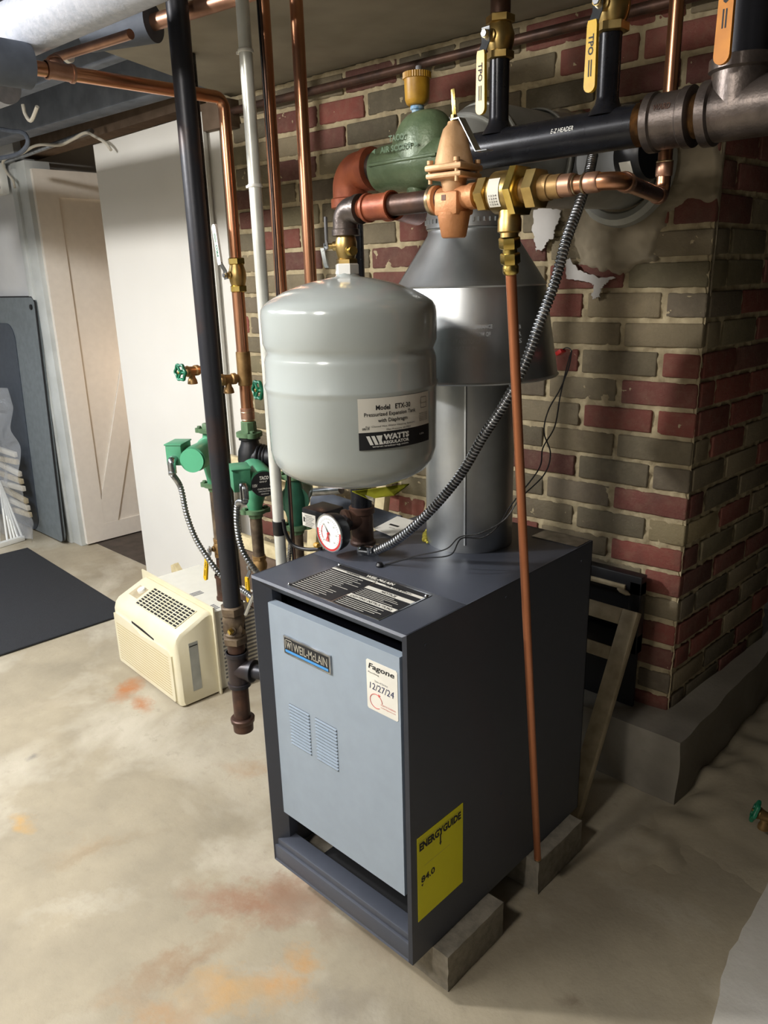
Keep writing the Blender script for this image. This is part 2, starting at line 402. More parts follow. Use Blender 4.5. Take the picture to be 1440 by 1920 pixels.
# parged patch round the flue
def inpoly(p, poly):
    c = False; n = len(poly)
    for i in range(n):
        x1, y1 = poly[i]; x2, y2 = poly[(i + 1) % n]
        if (y1 > p[1]) != (y2 > p[1]) and p[0] < (x2 - x1) * (p[1] - y1) / (y2 - y1) + x1: c = not c
    return c
def edist(p, poly):
    m = 9
    for i in range(len(poly)):
        a = Vector(poly[i]); b = Vector(poly[(i + 1) % len(poly)]); q = Vector(p); t = max(0, min(1, (q - a).dot(b - a) / (b - a).length_squared)); m = min(m, (q - a - (b - a) * t).length)
    return m if inpoly(p, poly) else -m
def wuv(u, v): p = at(u, v, wall=0.0) - WP; return (p.dot(WU), p.z)
PP = [wuv(*q) for q in ((1345, 235), (1352, 372), (1330, 380), (1290, 368), (1262, 400), (1235, 440), (1232, 490), (1165, 520), (1118, 512), (1085, 490), (1072, 430), (1010, 380), (950, 330), (960, 240), (1050, 205), (1120, 200), (1165, 215), (1230, 215), (1300, 195))]
u0 = min(p[0] for p in PP) - .05; u1 = max(p[0] for p in PP) + .05; v0 = min(p[1] for p in PP) - .05; v1 = max(p[1] for p in PP) + .05
def patch(a, b):
    u = u0 + (u1 - u0) * a; v = v0 + (v1 - v0) * b; d = edist((u, v), PP) + wobble(u, 1, v, 22, .02) + wobble(u, 1, v, 60, .008)
    h = -.02 + .03 * max(0, min(1, (d + .012) / .024)) + wobble(u, 5, v, 14, .006) + wobble(u, 7, v, 50, .003)
    return WC + WU * max(u, -0.004) + WN * h + Vector((0, 0, v))
G().grid(patch, 150, 150).build('plaster_patch', 'plaster', bw, sharp=90)
def flake(pts):
    r = random.Random(5); e = []
    for i in range(len(pts)):
        a = pts[i]; b = pts[(i + 1) % len(pts)]
        for k in range(6): e.append((a[0] + (b[0] - a[0]) * k / 6 + r.uniform(-1.8, 1.8), a[1] + (b[1] - a[1]) * k / 6 + r.uniform(-1.8, 1.8)))
    q = [at(u, v, wall=0.019) for u, v in e]; G().prism(q, -WN * .004).build('paint_flake', 'paint_flake', bw)
flake([(1000, 393), (1022, 387), (1052, 396), (1047, 414), (1040, 432), (1036, 447), (1026, 452), (1018, 468), (1005, 470), (1003, 452), (998, 430)])
flake([(1058, 488), (1068, 484), (1082, 505), (1102, 512), (1124, 521), (1153, 520), (1134, 532), (1127, 541), (1124, 556), (1113, 560), (1109, 553), (1114, 534), (1098, 527), (1078, 524), (1062, 522)])
# footing and rubble
fx = 0.141
def rough_box(g, a, b, s, amp, n=30):
    a = Vector(a); b = Vector(b); bm = bmesh.new(); bmesh.ops.create_cube(bm, size=1)
    bmesh.ops.subdivide_edges(bm, edges=bm.edges[:], cuts=n, use_grid_fill=True)
    for v in bm.verts:
        p = Vector((a[i] + (v.co[i] + .5) * (b[i] - a[i]) for i in range(3))); v.co = p + noise.noise_vector(p * s) * amp
    bm.verts.index_update(); g.add([v.co for v in bm.verts], [[v.index for v in f.verts] for f in bm.faces]); bm.free(); return g
struct(rough_box(G(), (-1.3, .937, -.03), (fx, 1.98, .197), 9, .007).build('trim_1', 'footing_concrete', sharp=60))
RW = 0
def mound(a, b):
    x = .02 + 1.3 * a; y = .62 + 1.5 * b; d = x - fx
    ridge = .028 * math.exp(-((x - .17) / .07) ** 2) * (1 if y > .7 else max(0, (y - .6) / .1)) * (0.5 + noise.noise(Vector((x * 12, y * 12, 3))))
    ramp = max(0, min(1, (y - .8 - (x - .2) * -.35) / .4)) * .05 * max(0, min(1, (x - .16) / .1))
    return Vector((x, y, -.006 + max(0, ridge) + ramp * (1 + wobble(x, y, 0, 9, .6)) + wobble(x, y, 2, 25, .003)))
struct(G().grid(mound, 80, 90).build('trim_2', 'floor_concrete', sharp=90))
# lighter raised slab at the right
e = [at(u, v, z=.03) for u, v in ((1330, 1935), (1345, 1880), (1352, 1852), (1352, 1830), (1362, 1805), (1368, 1780), (1384, 1760), (1392, 1738), (1408, 1715), (1420, 1690), (1436, 1662), (1445, 1640))]
e = [e[0] + Vector((.05, -1.2, 0))] + e + [e[-1] + Vector((.0, .35, 0)), e[-1] + Vector((1.6, .5, 0)), e[0] + Vector((1.6, -1.2, 0))]
struct(G().prism([Vector((p.x, p.y, -.01)) for p in e], (0, 0, .035)).build('trim_3', 'slab_concrete'))
# left white wall with doorway
YW = 0.90
def wallbox(name, a, b, m): return struct(G().bb(a, b).build(name, m))
wallbox('wall_left_back', (-6, YW, 0), (-3.47, YW + .1, 2.3), 'wall_white')
wallbox('wall_header', (-3.47, YW + .04, 2.06), (-1.85, YW + .12, 2.3), 'wood_brown')
jb = G(); jb.bb((-3.47, YW - .03, 0), (-3.30, YW + .1, 2.03), .004); jb.bb((-3.455, YW - .045, 0), (-3.40, YW - .02, 2.0), .004); struct(jb.build('trim_4', 'jamb'))
wallbox('wall_closet_back', (-3.6, 2.7, 0), (-1.6, 2.8, 2.3), 'room_wall'); wallbox('wall_closet_left', (-3.6, 1.0, 0), (-3.5, 2.8, 2.3), 'room_wall')
wallbox('wall_closet_right', (-1.7, 1.0, 0), (-1.6, 2.8, 2.3), 'room_wall')
struct(G().bb((-3.5, .95, .001), (-1.7, 2.7, .004)).build('trim_5', 'dirt_floor'))
wallbox('wall_left', (-6.1, -3.6, 0), (-6, 3, 2.3), 'wall_white'); wallbox('wall_front', (-6, -3.7, 0), (3, -3.6, 2.3), 'room_wall')
wallbox('wall_right', (3, -3.6, 0), (3.1, 3, 2.3), 'unlit_wall'); wallbox('wall_far_back', (.0, 2.9, 0), (3, 3.0, 2.3), 'black_matte')  # both walls coloured dark to stand for the unlit basement here
# ceiling: boards over the boiler, joists to the left
struct(G().grid(lambda a, b: Vector((-6 + 9.1 * a, -3.7 + 6.7 * b, 2.32)), 4, 4).build('ceiling', 'joist'))
cb = G(); cb.prism([(-1.44, .33, 2.062), (-1.70, .99, 2.062), (.2, 1.3, 2.062), (3, 1.6, 2.062), (3, .3, 2.062), (-.7, .05, 2.062)], (0, 0, .03))
struct(cb.build('ceiling_board', 'ceil_board'))
R5 = Matrix.Rotation(math.radians(3.7), 3, 'Z')
for i, (px, py, z, w, h, L) in enumerate(((-2.6, .80, 2.19, .09, .2, 3.0), (-2.6, .42, 2.19, .05, .2, 3.2), (-2.5, .02, 2.19, .05, .2, 3.2), (-2.5, -.38, 2.19, .05, .2, 3.2), (0.6, -.4, 2.2, .05, .2, 2.6), (0.6, -.8, 2.2, .05, .2, 4), (-2.5, -.8, 2.2, .05, .2, 3.2), (-.8, -1.2, 2.2, .05, .2, 6))):
    struct(G().box((px, py, z), (L, w, h), R5, .003).build('trim_%d' % (6 + i), 'joist'))
struct(G().box((-1.75, .93, 2.0), (.22, .06, .09), R5, .002).build('trim_14', 'wood_brown'))

# ================================================================== BOILER
JW, JD, ZB, ZT = 0.444, 0.648, 0.092, 0.827
BG_ = 'concrete blocks under the boiler'
blk = []
for (cx, cy, w, d, lab) in ((-.055, .16, .19, .195, 'grey solid concrete block under the front right corner of the boiler'),
                            (-.06, .51, .19, .2, 'grey concrete block under the rear right of the boiler, beside the copper pipe end'),
                            (-.37, .16, .17, .19, 'concrete block under the front left of the boiler, glimpsed below the door')):
    g = G(); rough_box(g, (cx - w / 2, cy - d / 2, 0.001), (cx + w / 2, cy + d / 2, ZB - .001), 40, .0018, 10)
    tag(g.build('concrete_block', 'concrete_block', sharp=50), lab, 'block', BG_)
bo = thing('boiler', 'dark grey floor-standing gas boiler with a pale blue front panel, on concrete blocks', 'boiler', (-JW / 2, JD / 2, ZB))
g = G(); t = .0025
g.bb((-JW, .0, ZB), (-JW + t, JD, ZT)); g.bb((-t, .0, ZB), (0, JD, ZT)); g.bb((-JW, JD - t, ZB), (0, JD, ZT))
g.build('jacket', 'jacket', bo)
g = G(); g.bb((-JW, 0, ZT - t), (0, .172, ZT), .0008); g.build('front_top_panel', 'jacket', bo)
g = G(); g.bb((-JW, .1735, ZT - t), (0, JD, ZT - .0003), .0008); g.build('rear_top_panel', 'jacket', bo)
# mitred front frame: outer edge at y=0, bevel going in
def ring(o, i, yo, yi):
    (x0, z0, x1, z1), (a0, b0, a1, b1) = o, i
    O = [(x0, yo, z0), (x1, yo, z0), (x1, yo, z1), (x0, yo, z1)]; I = [(a0, yi, b0), (a1, yi, b0), (a1, yi, b1), (a0, yi, b1)]
    return O + I, [[k, (k + 1) % 4, 4 + (k + 1) % 4, 4 + k] for k in range(4)]
g = G(); fw = .034
O = (-JW, ZB, 0, ZT); M1 = (-JW + .007, ZB + .007, -.007, ZT - .004); I = (-JW + .033, ZB + .055, -.033, ZT - .033); I2 = (-JW + .033, ZB + .055, -.033, ZT - .033)
g.add(*ring(O, M1, 0, -.0045)); g.add(*ring(M1, I, -.0045, .026)); g.add(*ring(I, I2, .026, .05)); g.build('front_frame', 'jacket', bo, recalc=False)
g = G(); g.bb((-JW + .006, -.002, ZB + .004), (-.006, .02, ZB + .05), .003); g.bb((-JW + .006, .004, ZB + .046), (-.006, .045, ZB + .066), .003); g.build('bottom_rail', 'jacket', bo)
g = G(); g.bb((-JW + .02, .07, ZB + .16), (-.02, .075, ZT - .01)); g.bb((-JW + .02, .03, ZT - .006), (-.02, .3, ZT - .004)); g.build('firebox_plate', 'black_gloss', bo)
g = G(); g.bb((-JW + .085, .047, ZB + .004), (-.01, JD - .02, ZB + .012)); g.build('base_pan', 'black_matte', bo)
g = G(); g.tube(fillet([(-.30, .20, ZB + .03), (-.30, .17, ZB + .03), (-.22, .17, ZB + .03), (-.22, .24, ZB + .03)], .02), .005, 10); g.build('pilot_tube', 'copper', bo)
# front door panel
dx0, dx1, dz0, dz1, dy = -.4115, -.0315, .236, .768, .014
dr = G()
LO = [(-.345, .441, .043), (-.262, .441, .043)]   # louvre columns: x0, z0, width set below
lw, lh, nl = .066, .103, 13
xs = [dx0, -.362, -.362 + lw, -.277, -.277 + lw, dx1]; zs = [dz0, .441, .441 + lh, dz1]
for a in range(5):
    for b in range(3):
        if a in (1, 3) and b == 1: continue
        dr.add([(xs[a], dy, zs[b]), (xs[a + 1], dy, zs[b]), (xs[a + 1], dy, zs[b + 1]), (xs[a], dy, zs[b + 1])], [[0, 1, 2, 3]])
for (a, b, c, d) in (((dx0, dy, dz0), (dx1, dy, dz0), (dx1, dy + .02, dz0), (dx0, dy + .02, dz0)), ((dx0, dy, dz1), (dx0, dy + .02, dz1), (dx1, dy + .02, dz1), (dx1, dy, dz1)),
                     ((dx0, dy, dz0), (dx0, dy + .02, dz0), (dx0, dy + .02, dz1), (dx0, dy, dz1)), ((dx1, dy, dz0), (dx1, dy, dz1), (dx1, dy + .02, dz1), (dx1, dy + .02, dz0))):
    dr.add([a, b, c, d], [[0, 1, 2, 3]])
door = dr.build('door_panel', 'door_blue', bo, recalc=False)
g = G(); g.bb((dx0 + .01, dy + .015, dz0 + .01), (dx1 - .01, dy + .017, dz1 - .01)); g.build('door_backing', 'black_matte', door)
g = G()
for x0 in (-.362, -.277):
    for k in range(nl):
        za = .441 + lh * k / nl; zb = za + lh / nl
        g.add([(x0, dy - .0005, za), (x0 + lw, dy - .0005, za), (x0 + lw, dy - .0035, za + (zb - za) * .6), (x0, dy - .0035, za + (zb - za) * .6), (x0, dy + .001, zb - .0018), (x0 + lw, dy + .001, zb - .0018)], [[0, 1, 2, 3], [3, 2, 5, 4]])
        for xx in (x0, x0 + lw): g.add([(xx, dy, za), (xx, dy - .0035, za + (zb - za) * .6), (xx, dy + .001, zb - .0018)], [[0, 1, 2]])
lv = g.build('louvers', 'door_blue', door, recalc=False)
# nameplate
bf = flat((-.351, dy - .005, .668), (1, 0, 0), (0, 0, 1), .0)
bd = G().bb((-.362, dy - .004, .667), (-.216, dy + .001, .709), .0012).build('nameplate', 'steel', door)
g = G(); rect(g, flat((-.362, dy - .0045, .667), (1, 0, 0), (0, 0, 1)), .004, .004, .142, .038); g.build('nameplate_field', 'ink', door, recalc=False)
g = G(); rect(g, flat((-.362, dy - .0049, .667), (1, 0, 0), (0, 0, 1)), .006, .0055, .140, .0115); g.build('stripe', 'blue_strip', door, recalc=False)
g = G(); nf = flat((-.362, dy - .0052, .667), (1, 0, 0), (0, 0, 1)); text(g, 'WEIL-McLAIN', nf, .034, .0145, .104, .019, .012)
rect(g, nf, .007, .0145, .009, .036); rect(g, nf, .028, .0145, .030, .036); rect(g, nf, .007, .034, .030, .036); text(g, 'W', nf, .011, .016, .015, .015, .03)
g.build('lettering', 'chrome', door, recalc=False)
# service sticker
sf = flat((-.117, dy - .0008, .633), (1, 0, 0), (0, 0, 1))
st = G(); st.prism([sf(x, y) for x, y in ((.003, 0), (.077, 0), (.08, .003), (.08, .102), (.077, .105), (.003, .105), (0, .102), (0, .003))], (0, .0008, 0)); stk = st.build('service_sticker', 'paper', door)
sf2 = flat((-.117, dy - .0012, .633), (1, 0, 0), (0, 0, 1)); sf3 = flat((-.117, dy - .0015, .633), (1, 0, 0), (0, 0, 1))
g = G(); text(g, 'Fagone', sf2, .005, .084, .066, .015, .022, .25); g.build('lettering', 'ink', door, recalc=False); g = G(); text(g, 'Plumbing', sf2, .005, .077, .028, .004); g.build('lettering', 'ink', door, recalc=False)
g = G(); text(g, '12/27/24', sf2, .008, .045, .062, .014, .0, .1); g.build('handwriting', 'ink_blue', door, recalc=False)
g = G(); text(g, 'Date of Service', sf2, .022, .063, .033, .004); g.build('lettering', 'ink_grey', door, recalc=False)
g = G(); text(g, 'SCAN TO SCHEDULE', sf2, .036, .018, .038, .0032); text(g, 'www.fagone.com', sf2, .036, .012, .038, .0032)
g.tube([sf2(.024 + .016 * math.cos(a), .022 + .015 * math.sin(a)) for a in [2 * PI * k / 24 for k in range(21)]], .0006, 6)
g.prism([sf2(.036, .037), sf2(.030, .0395), sf2(.031, .033)], (0, .0003, 0)); g.build('red_marks', 'ink_red', door, recalc=False)
# warning plate on top
P0 = Vector((-.340, .012, ZT)); pw, pd = .262, .150
pf = lambda o: flat(P0, (1, 0, 0), (0, 1, 0), o)
wp_ = G().bb(P0 + Vector((0, 0, .0001)), P0 + Vector((pw, pd, .0012)), .0003).build('warning_plate', 'steel', bo)
g = G(); f1 = pf(.0014); rect(g, f1, .003, .003, .130, .128); rect(g, f1, .003, .131, pw - .003, pd - .003); rect(g, f1, .134, .105, pw - .003, .121); rect(g, f1, .134, .056, pw - .003, .090); rect(g, f1, .134, .003, pw - .003, .040)
g.build('plate_print', 'ink', bo, recalc=False)
g = G(); f2 = pf(.0017)
rect(g, f2, .003, .128, pw - .05, .1305); rect(g, f2, .003, .122, .130, .1315); rect(g, f2, .133, .121, pw - .004, .1305); rect(g, f2, .133, .091, pw - .004, .104); rect(g, f2, .133, .041, pw - .004, .055)
text(g, 'WEIL-McLAIN', f2, .092, .1345, .078, .010, .04)
rl = random.Random(3)
for k in range(15):
    y = .008 + k * .0075; rect(g, f2, .008, y, .008 + .115 * rl.uniform(.6, 1), y + .0016)
for k in range(5): rect(g, f2, .138, .007 + k * .0065, .138 + .115 * rl.uniform(.6, 1), .0085 + k * .0065)
for k in range(5): rect(g, f2, .138, .060 + k * .006, .138 + .115 * rl.uniform(.6, 1), .0614 + k * .006)
g.build('plate_print', 'paper', bo, recalc=False)
g = G(); f3 = pf(.0019); text(g, 'WARNING', f3, .045, .1235, .04, .006, .02); g.build('lettering', 'ink', bo, recalc=False); g = G(); text(g, 'FOR YOUR SAFETY', f3, .16, .1225, .07, .006, .02); g.build('lettering', 'ink', bo, recalc=False); g = G(); text(g, 'NOTICE', f3, .175, .0935, .04, .008, .03); g.build('lettering', 'ink', bo, recalc=False); g = G(); text(g, 'LIGHTING INSTRUCTIONS', f3, .14, .0435, .11, .008, .02); g.build('lettering', 'ink', bo, recalc=False)
for x, y in ((-.337, .157), (-.083, .150), (-.337, .016)): G().rev((x, y, ZT + .001), (0, 0, 1), [(.0045, 0), (.0045, .001), (.002, .004)], 12).build('screw', 'chrome', bo)
# energy label on the right side
ef = lambda o: flat((o, .018, .189), (0, 1, 0), (0, 0, 1))
el = G(); el.bb((.0002, .018, .189), (.0009, .161, .389)); el.build('energy_label', 'yellow_label', bo)
g = G(); e2 = ef(.0012); text(g, 'ENERGYGUIDE', e2, .006, .166, .130, .019, .05); g.build('lettering', 'ink', bo, recalc=False); g = G(); text(g, '84.0', e2, .010, .088, .042, .016, .03)
g.add([e2(.066, .150), e2(.074, .150), e2(.070, .142)], [[0, 1, 2]]); g.add([e2(.010, .085), e2(.017, .085), e2(.0135, .079)], [[0, 1, 2]]); rect(g, e2, .068, .150, .072, .170)
g.build('lettering', 'ink', bo, recalc=False)
g = G(); rect(g, e2, .004, .187, .139, .1875); rect(g, e2, .02, .125, .10, .1254); g.build('rule_lines', 'ink_grey', bo, recalc=False)
for p in ((.30, .80), (.30, .33), (.05, .79), (.6, .79)): G().rev((0, p[0], p[1]), (1, 0, 0), [(.003, 0), (.003, .0015)], 8).build('rivet', 'jacket', bo)
wl = [at(u, v, z=ZT) for u, v in ((1030, 992), (1010, 1010), (1073, 1027), (1104, 1013))]
tag(G().bb((-.125, .583, ZT + .0003), (-.004, .642, ZT + .0012)).build('plate', 'steel'), 'plain pale metal plate on the rear right corner of the boiler top', 'plate')
# paper manual
pq = [at(u, v, z=ZT + .004) for u, v in ((701, 992), (745, 969), (782, 979), (735, 1006))]
pm = thing('leaflet', 'white folded leaflet lying on the boiler top beside the flue pipe', 'leaflet', pq[0])
G().prism(pq, (0, 0, .002)).build('sheet', 'paper', pm)
g = G(); d1 = (pq[2] - pq[1]).normalized(); d2 = (pq[1] - pq[0]).normalized(); ff = lambda u, v: pq[0] + Vector((0, 0, .0023)) + d2 * u + d1 * v
rect(g, ff, .045, .018, .055, .05); rect(g, ff, .03, .03, .032, .05); g.build('print_marks', 'ink', pm, recalc=False)
# ================================================================== DRAFT HOOD AND VENT
HX, HY = -.228, .475
dh = thing('draft_hood', 'galvanized draft hood with flared skirt over the round flue outlet of the boiler', 'draft hood', (HX, HY, ZT))
g = G(); g.rev((HX, HY, ZT), (0, 0, 1), [(.100, 0), (.100, .46)], 64, cap=False); g.box((HX + .055, HY - .087, ZT + .25), (.004, .004, .46)); g.build('outlet_pipe', 'galvanized', dh)
g = G(); g.rev((HX, HY, 1.213), (0, 0, 1), [(.190, 0), (.192, .003), (.189, .006), (.1585, .187), (.1605, .190), (.157, .194), (.092, .292), (.0905, .300), (.0935, .303), (.0905, .306), (.0905, .325)], 72, cap=False)
sk = g.build('skirt', 'galvanized', dh, sharp=25)
zz0 = 1.213
az = math.atan2(CAM.y - HY, CAM.x - HX)
def skf(u, v):
    # v measured from skirt bottom up, u from label left along the arc
    r = .189 - (.189 - .1585) * (v / .187) + .0016; a = az - .62 + u / .175
    return Vector((HX + r * math.cos(a), HY + r * math.sin(a), zz0 + v))
g = G()
for k, s_ in enumerate(('REQUIRED CLEARANCE', 'BETWEEN BOTTOM OF', 'SKIRT AND TOP OF', 'JACKET 15 IN.')):
    text(g, s_, skf, .065, .108 - k * .0135, .088 - (.0, .004, .024, .03)[k], .009, .02)
for k, s_ in enumerate(('IN. MINIMUM', 'FOR', 'GAS')): text(g, s_, skf, .186, .106 - k * .0135, .03, .009, .02)
g.build('embossed_text', 'drum', dh, recalc=False)
g = G()
for k in range(9):
    a = 3.3 + k * .11; g.sphere((HX + .104 * math.cos(a), HY + .104 * math.sin(a), ZT + .004), .009 + .003 * math.sin(k * 2.3) - .0006 * k, 8, 6)
g.build('sealant_bead', 'sealant', dh)
for u, v in ((862, 1024),): 
    p = at(u, v, z=ZT + .01); G().box(p, (.018, .018, .02), None, .004).build('sealant_dab', 'sealant', dh)
vp = thing('vent_pipe', 'dull grey round vent pipe rising from the draft hood and elbowing into the wall', 'vent pipe', (HX, HY, 1.53))
g = G(); g.rev((HX, HY, 1.517), (0, 0, 1), [(.0945, 0), (.0945, .04)], 56, cap=False)
for k in range(50): a = 2 * PI * k / 50; g.box((HX + .0955 * math.cos(a), HY + .0955 * math.sin(a), 1.530), (.0035, .0035, .008), Matrix.Rotation(a, 3, 'Z'))
g.build('collar', 'galvanized', vp)
zc = 1.665; ee = fillet([(HX, HY, 1.555), (HX, HY, zc), (HX + .015, HY + .25, zc)], .10, 4)
g = G(); g.tube([ee[0]] + ee[1:], .0955, 48, cap=False)
for p, q in ((ee[2], ee[3]), (ee[3], ee[4]), (ee[4], ee[5])): g.torus(p, (q - p), .096, .0035, 40, 6)
g.build('elbow', 'flue_paint', vp, sharp=30)
h0 = Vector((HX + .01, HY + .20, zc)); h1 = Vector((-.185, 1.06, zc + .01)); hd = (h1 - h0).normalized()
g = G(); g.tube([h0, h0.lerp(h1, .33), h0.lerp(h1, .66), h1], .1, 48, cap=False); g.torus(h0 + hd * .01, hd, .1005, .003, 48, 6); g.torus(h1 - hd * .015, hd, .125, .02, 48, 8); g.build('horizontal_pipe', 'flue_paint', vp)
for a in (.4, -.9, 1.6): G().sphere((HX + .096 * math.cos(az + a), HY + .096 * math.sin(az + a), 1.548), .0045, 8, 6).build('screw', 'chrome', vp)
# vent damper
c0 = at(1105, 305, y=.72); c1 = at(1160, 308, y=.72); dd = Vector((1, -.12, 0)).normalized()
vd = thing('vent_damper', 'vent damper motor with a silver ribbed drum and black end cap behind the black header', 'damper', c0)
p = resample([c0 - dd * .0, c0 + dd * .095], .0015); g = G().tube(p, [.047 if i % 2 else .0445 for i in range(len(p))], 36); g.build('ribbed_drum', 'drum', vd, sharp=20)
q = c0 + dd * .095; cp = G().rev(q, dd, [(.051, 0), (.053, .004), (.053, .045), (.048, .055), (.0, .056)], 36).build('end_cap', 'black_plastic', vd)
x, y_, d_ = frame(dd); vv = (CAM - q); vv -= dd * vv.dot(dd); vv.normalize(); vv = (vv + Vector((0, 0, -.45))).normalized(); uu = dd.cross(vv)
G().box(q + dd * .028 + vv * .0535, (.026, .026, .001), Matrix((dd, uu, vv)).transposed(), 0).build('sticker', 'paper', cp if False else vd)
g = G(); g.bb(c0 + Vector((-.12, -.03, -.045)), c0 + Vector((.0, .05, .03)), .004); g.build('mounting_box', 'black_plastic', vd)
g = G(); g.bb(c0 + Vector((-.075, -.04, .016)), c0 + Vector((-.02, -.03, .03)), .002); g.build('bracket', 'steel', vd)
# BX cable from damper to boiler top
CY = [(1112, 290, .55), (1103, 330, .50), (1082, 395, .44), (1062, 450, .40), (1040, 530, .37), (1010, 610, .34), (985, 680, .32), (950, 750, .30), (905, 820, .30), (860, 895, .29), (800, 965, .27), (745, 1012, .255), (705, 1033, .25)]
bx = armored('armored_cable', 'steel', [at(u, v, y=y) for u, v, y in CY], .0098, 'long armored steel cable curving from behind the black header down to the boiler top', .0062)
cc = at(682, 1040, y=.245)
cn = thing('cable_connector', 'zinc clamp connector joining the long armored cable to the boiler top', 'connector', (cc.x, cc.y, ZT))
e0 = at(703, 1034, y=.25); g = G(); g.tube(fillet([e0, e0 + Vector((-.035, -.004, -.004)), (e0.x - .036, e0.y - .004, ZT)], .012), .0135, 16); g.build('body', 'chrome', cn)
for s in (-1, 1): G().rev(e0 + Vector((-.006, s * .014, -.004)), (0, 0, 1), [(.004, 0), (.004, .012), (.005, .013), (.005, .016)], 10).build('screw', 'steel', cn)
# spill switch and its black wires
ss = at(1048, 660, y=.50)
sw = thing('spill_switch', 'small spill switch clipped to the right edge of the draft hood skirt', 'switch', ss)
G().box(ss + Vector((.004, 0, 0)), (.014, .02, .008), Matrix.Rotation(-.6, 3, 'Y'), .001).build('body', 'red_paint', sw)
G().tube(spline([ss, at(1062, 652, y=.5), at(1071, 657, y=.5), at(1068, 668, y=.5)]), .0012, 6).build('terminal_wire', 'black_plastic', sw)
W1 = [(1072, 657, .50), (1066, 690, .50), (1050, 730, .49), (1028, 770, .48), (1020, 810, .47), (1032, 850, .45), (1020, 890, .42), (975, 935, .36), (945, 975, .33), (900, 1000, .31), (862, 1007, .29), (835, 1030, .28), (780, 1042, .255), (722, 1058, .225)]
W2 = [(1068, 668, .50), (1060, 700, .50), (1050, 745, .49), (1040, 800, .48), (1018, 840, .46), (1010, 880, .42), (960, 945, .36), (935, 985, .33), (905, 1008, .31), (865, 1010, .29), (845, 1040, .27), (800, 1046, .25), (765, 1048, .24), (722, 1060, .225)]
for Wx, lab in ((W1, 'thin black wire from the spill switch looping along the upper path to the boiler top'), (W2, 'thin black wire twisted with its twin, lower of the two from the spill switch')):
    tag(G().tube(spline([at(u, v, y=y) for u, v, y in Wx]), .0014, 6).build('wire', 'black_plastic'), lab, 'wire', 'spill switch wires')
p = at(712, 1059, z=ZT + .004); tag(G().rev(p - Vector((0, 0, .004)), (0, 0, 1), [(.008, 0), (.009, .004), (.006, .009), (.003, .01)], 14).build('wire_bushing', 'black_plastic'), 'black bushing where the two thin wires enter the boiler top', 'bushing')

# ================================================================== EXPANSION TANK
TX, TY, TR = -.197, .08, .1555
zt = lambda v: at(655, v, y=TY).z
cd = Vector((CAM.x - TX, CAM.y - TY, 0)).normalized(); FP = Vector((TX, TY, 0)) + cd * TR
def zfr(v):  # height of a ring whose front point shows at image row v
    d = _ray(655, v); t = ((FP.x - CAM.x) * d.x + (FP.y - CAM.y) * d.y) / (d.x * d.x + d.y * d.y); return CAM.z + d.z * t
zs1, zg, zbd, zbt = zfr(590), zfr(671), zfr(741), zfr(893)
print('tank z', zs1, zg, zbd, zbt, 'neck', zt(518))
ztop = at(655, 522, y=TY).z - .005
tk = thing('expansion_tank', 'pale grey expansion tank hanging by its top valve above the boiler front', 'tank', (TX, TY, zbt - .03))
R_ = TR; zb0 = zbt - .052
prof = [(0.001, 0), (.03, .0005), (.07, .006), (.11, .018), (.135, .033), (.149, .052), (.1535, .072), (.1545, zbd - zb0 - .012), (R_, zbd - zb0 - .006), (R_ + .0018, zbd - zb0 - .002), (R_ + .0018, zbd - zb0 + .002), (R_ - .0006, zbd - zb0 + .006), (R_ - .001, zg - zb0 - .016),
        (R_ - .003, zg - zb0 - .008), (R_ - .0065, zg - zb0), (R_ - .003, zg - zb0 + .008), (R_, zg - zb0 + .016), (R_ + .0005, zs1 - zb0 - .004), (R_ - .001, zs1 - zb0 + .006), (R_ - .006, zs1 - zb0 + .014), (R_ - .018, zs1 - zb0 + .022), (.115, zs1 - zb0 + .034), (.085, zs1 - zb0 + .045), (.05, zs1 - zb0 + .0535), (.022, zs1 - zb0 + .058), (.019, zs1 - zb0 + .062), (.017, zs1 - zb0 + .066)]
g = G().rev((TX, TY, zb0), (0, 0, 1), prof, 96); shell = g.build('shell', 'tank_grey', tk, sharp=60)
zneck = zs1 + .066
cda = math.atan2(cd.y, cd.x)
def lab(off):
    def f(u, v):
        a = cda + .055 + u / TR; return Vector((TX + (TR + off) * math.cos(a), TY + (TR + off) * math.sin(a), zlab + v))
    return f
zlab = zfr(846); LW, LH = .148, zfr(745) - .0035 - zlab
print('label', zlab, LH, 'tank bottom', zb0)
f0 = lab(.0006); f1 = lab(.0010); f2 = lab(.0014)
hb = LH * .345
g = G(); rect(g, f0, 0, hb, LW, LH, 24, 4); g.build('label', 'paper', tk, recalc=False)
g = G(); rect(g, f0, 0, 0, LW, hb, 24, 3); g.build('label_band', 'ink', tk, recalc=False); g = G()
text(g, 'Model   ETX-30', f1, .030, LH - .020, .066, .0085, .02); text(g, 'Pressurized Expansion Tank', f1, .010, LH - .032, .098, .0085, .012); text(g, 'with Diaphragm', f1, .033, LH - .0425, .056, .0085, .012)
text(g, 'For Closed Hot Water Heating Systems', f1, .012, LH - .049, .094, .0035)
for k, s_ in enumerate(('Max Pressure: 60 PSIG', 'Pre-charge Press: 12 PSI', 'Max Temp: 240 F', 'Capacity: 2.7 Gal')): text(g, s_, f1, .048, LH - .0545 - k * .0042, .048, .0028)
g.build('lettering', 'ink', tk, recalc=False); g = G(); text(g, '09/19', f1, .006, hb + .004, .012, .004, .02); g.build('lettering', 'ink', tk, recalc=False); g = G()
for k in range(5): text(g, 'INSTALL DATE', f1, .118, hb + .008 + k * .003, .024, .0018)
